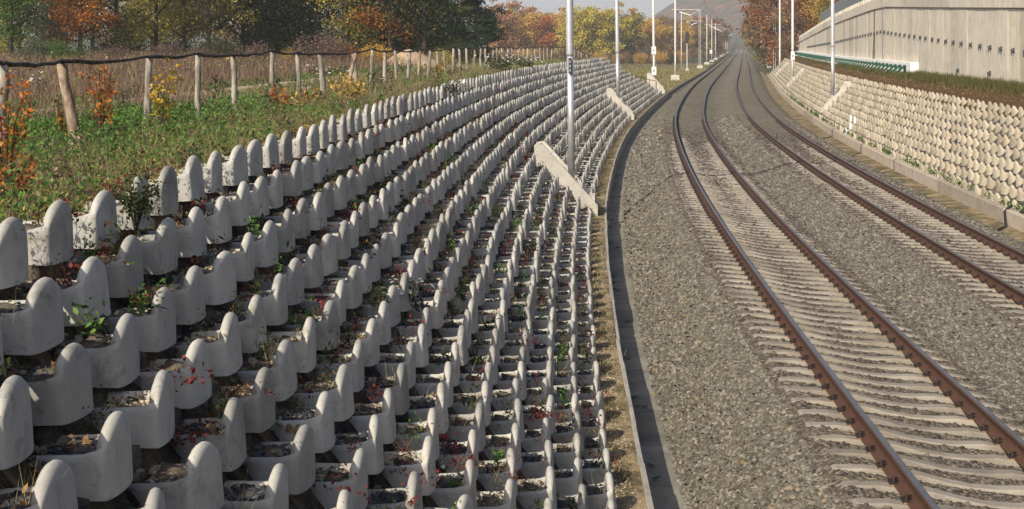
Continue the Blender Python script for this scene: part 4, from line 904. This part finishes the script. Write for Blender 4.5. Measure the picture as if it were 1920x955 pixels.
# weeds in the block slope
def spots(n, smax, rows=(0, NR)):
    for _ in range(n):
        i = int(rng.integers(*rows)); s = rng.uniform(-8, smax) ; s = math.floor(s) + PHASE[i] + rng.choice([0, .5]) + rng.normal(0, .08)
        yield i, s
def spray(n, smax, nl, spread, hgt, ls, rows=(0, NR)):
    out = []
    for i, s in spots(n, smax, rows):
        k = int(nl * rng.uniform(.4, 1.4)); a = rng.uniform(0, 6.28); ln = spread * rng.uniform(.5, 1.5)
        t_ = rng.uniform(0, 1, k); p = P(s + np.cos(a) * t_ * ln + rng.normal(0, .03, k), ROFF[i] - .15 + np.sin(a) * t_ * ln * .5 + rng.normal(0, .03, k), RZ[i] - .16 + np.abs(rng.normal(0, hgt, k)) + .02)
        out.append(p)
    c = np.concatenate(out); return c[in_view(c)]
stuff('red_creeper', [leaf_quads(spray(140, 20, 95, .35, .05, .030), .019, .6), leaf_quads(spray(480, 75, 46, .5, .06, .05), .036, .6)], L['red'])
stuff('slope_weeds', [leaf_quads(spray(110, 22, 120, .16, .07, .03), .022, .45), leaf_quads(spray(260, 70, 30, .25, .09, .05), .06, .45)], L['weed'])
stuff('slope_litter', [leaf_quads(spray(110, 24, 26, .2, .012, .03), .026, .5), leaf_quads(spray(160, 70, 16, .3, .02, .03), .045, .5)], L['browntree'])
stuff('slope_herbs', [leaf_quads(spray(26, 20, 60, .12, .10, .03), .034, .5), leaf_quads(spray(40, 60, 26, .2, .1, .05), .055, .5)], L['bright'])
c = np.concatenate([P(s + rng.normal(0, .06, 12), ROFF[i] - .14 + rng.normal(0, .05, 12), RZ[i] - .16) for i, s in spots(190, 28)]); stuff('slope_straw', [blades(c[in_view(c)], .20, .005, .5)], L['straw'])
c = P(rng.uniform(-3, 60, 9000), -2.42 + rng.normal(0, .10, 9000), -.86); sel = patch(c[:, 1], c[:, 0], .45) > .55; stuff('strip_weeds', [leaf_quads(c[sel & in_view(c)][::2] + np.array([0, 0, .03]), .035, .4)], L['weed']); stuff('strip_grass', [blades(c[sel & in_view(c)], .12, .012, .5)], L['straw'])

# ------------------------------------------------------------------ single plants
def small_plant(name, loc, h, r, nl, ls, lm, label, cat, flowers=0, fl='petal', fs_=.03, stemc='weed'):
    e = empty(name, loc); tag(e, label, cat); b = MB(); tip = []
    for k in range(7):
        a = k * .9 + random.uniform(-.3, .3); q = random.uniform(.5, 1.0); t_ = (math.cos(a) * r * q, math.sin(a) * r * q, h * random.uniform(.7, 1.05)); tip.append(t_)
        b.tube([(0, 0, -.05), (t_[0] * .4, t_[1] * .4, t_[2] * .6), t_], [.008, .006, .003], 4, cap=False)
    b.build('stem', L[stemc], e); T = np.array(tip)
    C = T[rng.integers(0, 7, nl)] * rng.uniform(.35, 1.02, (nl, 1)) + rng.normal(0, r * .16, (nl, 3)); C[:, 2] = np.maximum(C[:, 2], .02)
    v, f = leaf_quads(C, ls, .55, .1); mesh_np('foliage', v, f, L[lm], e)
    if flowers:
        C = T[rng.integers(0, 7, flowers)] + rng.normal(0, r * .35, (flowers, 3)) * np.array([1, 1, .4]); V = []; F = []
        for k, cc in enumerate(C):
            n = 8; an = np.linspace(0, 6.28, n, endpoint=False); tl = rng.normal(0, .4, 2)
            ring = cc + np.stack([np.cos(an), np.sin(an), np.cos(an) * tl[0] + np.sin(an) * tl[1]], 1) * fs_ * .5
            base = len(V) ; V += [tuple(cc + np.array([0, 0, fs_ * .15]))] + [tuple(q) for q in ring]; F += [[base, base + 1 + j, base + 1 + (j + 1) % n] for j in range(n)]
        tag(mesh_np('flowers', V, F, L[fl], e), kind='stuff')
    return e
def slope_at(px, py, i, dz=-.15):
    Y = 3227.7 * (CAMH - (RZ[i] + dz)) / (py - 85); return ((px - 960) * Y / 3227.7, Y, RZ[i] + dz)
small_plant('aster_plant', slope_at(760, 590, 6), .34, .16, 420, .035, 'weed', 'white-flowered aster clump in the middle of the block slope', 'plant', 26, 'petal', .045)
small_plant('aster_plant', slope_at(988, 480, 9), .30, .2, 260, .04, 'weed', 'white-flowered aster clump above the nearest mast footing, low on the slope', 'plant', 16, 'petal', .05)
def field_at(px, py, z=2.52):
    Y = 3227.7 * (CAMH - z) / (py - 85); return ((px - 960) * Y / 3227.7, Y, z)
small_plant('aster_plant', field_at(940, 141), .8, .9, 900, .09, 'weed', 'large white-flowered clump at the fence above the slope', 'plant', 90, 'petal', .075)
small_plant('aster_plant', field_at(985, 135), .6, .6, 400, .09, 'weed', 'smaller white-flowered clump beside the large one at the fence', 'plant', 40, 'petal', .075)
small_plant('aster_plant', field_at(850, 178), .3, .3, 200, .06, 'weed', 'low white-flowered clump at the top edge of the slope', 'plant', 24, 'petal', .07)
small_plant('aster_plant', field_at(75, 185), .5, .25, 80, .05, 'weed', 'thin white flower heads behind the leftmost post', 'plant', 12, 'petal', .07)
small_plant('aster_plant', field_at(620, 150), .4, .8, 240, .08, 'weed', 'scattered white flowers beside the path behind the fence', 'plant', 40, 'petal', .09)
small_plant('yellow_flower', slope_at(828, 935, 9), .28, .06, 40, .03, 'weed', 'single yellow flower on a thin stem between the lower blocks', 'flower', 5, 'petal', .035)
small_plant('leafy_weed', slope_at(852, 975, 9), .32, .07, 170, .036, 'bright', 'upright bright green weed at the bottom edge of the slope', 'plant')
small_plant('leafy_weed', slope_at(200, 770, 4), .12, .1, 90, .03, 'bright', 'small green weed tucked between lower left blocks', 'plant')
small_plant('dark_weed', slope_at(255, 425, 0, -.3), .34, .2, 520, .035, 'weed', 'dark leafy weed hanging before the top row of blocks', 'plant')
small_plant('dark_weed', slope_at(95, 505, 1, -.3), .26, .15, 260, .035, 'weed', 'dark weed between the first and second top-row teeth at left', 'plant')
small_plant('oak_sapling', field_at(190, 268), .95, .24, 260, .06, 'orange', 'orange-leaved oak sapling beside the bark-peeled post', 'sapling')
small_plant('oak_sapling', field_at(118, 275), .55, .14, 90, .055, 'rust', 'small rusty oak sapling left of the bark-peeled post', 'sapling')
small_plant('oak_sapling', field_at(12, 370), 1.0, .22, 330, .055, 'orange', 'red-orange sapling at the leftmost post', 'sapling')
small_plant('oak_sapling', field_at(30, 395), .35, .2, 260, .05, 'rust', 'low rusty seedling by the top row at the left edge', 'sapling')
small_plant('yellow_sapling', field_at(305, 258), .95, .24, 170, .075, 'yellow', 'yellow-leaved sapling between two fence posts at left', 'sapling')
small_plant('oak_sapling', field_at(527, 222), .5, .22, 140, .065, 'orange', 'small orange oak seedling left of the fourth wide gap of the fence', 'sapling')
small_plant('oak_sapling', field_at(655, 200), .55, .45, 320, .075, 'ochre', 'ochre-orange oak shrub under the leaning fence post', 'sapling')
small_plant('oak_sapling', field_at(575, 210), .4, .3, 140, .065, 'ochre', 'low ochre seedling left of the ochre oak shrub', 'sapling')
small_plant('oak_sapling', field_at(825, 150), .8, .3, 60, .14, 'ochre', 'far ochre sapling against the fence before the large white flowers', 'sapling')
# sand heap and litter behind the fence
g_ = np.linspace(-1, 1, 25); A, B = np.meshgrid(g_, g_, indexing='ij'); rr = np.sqrt(A * A + B * B); c0 = at(768, 92)
V = np.stack([c0[0] + A * 2.0, c0[1] + B * 2.6, c0[2] - .1 + 1.15 * np.clip(1 - rr, 0, 1) ** .8 + .05 * wob(A * 20, B * 20, 3.)], -1).reshape(-1, 3); q = (np.arange(24)[:, None] * 25 + np.arange(24)[None]).ravel()
tag(mesh_np('sand_heap', V, np.stack([q, q + 25, q + 26, q + 1], 1), M['sand'], smooth=True), 'heap of pale sand behind the fence in front of the trees', 'heap')
n = 7; g_ = np.linspace(-1, 1, n); A, B = np.meshgrid(g_, g_, indexing='ij'); c0 = field_at(571, 176)
V = np.stack([c0[0] + A * .16, c0[1] + B * .14, c0[2] + .12 + rng.uniform(-.05, .07, A.shape)], -1).reshape(-1, 3); q = (np.arange(n - 1)[:, None] * n + np.arange(n - 1)[None]).ravel()
tag(mesh_np('paper_litter', V, np.stack([q, q + n, q + n + 1, q + 1], 1), M['sign']), 'crumpled white litter in the grass behind the fence', 'litter')

# ------------------------------------------------------------------ haze
b = MB(); b.box(-3200, 3800, -60, 7600, -30, 186)
hz = b.build('haze', None); hz.data.materials.clear()
hm = bpy.data.materials.new('haze_air'); hm.use_nodes = True; t = hm.node_tree; t.nodes.remove(t.nodes['Principled BSDF'])
pv = t.nodes.new('ShaderNodeVolumePrincipled'); pv.inputs['Density'].default_value = .0003; pv.inputs['Color'].default_value = (.86, .90, .96, 1); pv.inputs['Anisotropy'].default_value = 0.0
t.links.new(pv.outputs[0], t.nodes['Material Output'].inputs['Volume']); hz.data.materials.append(hm); tag(hz, kind='stuff')
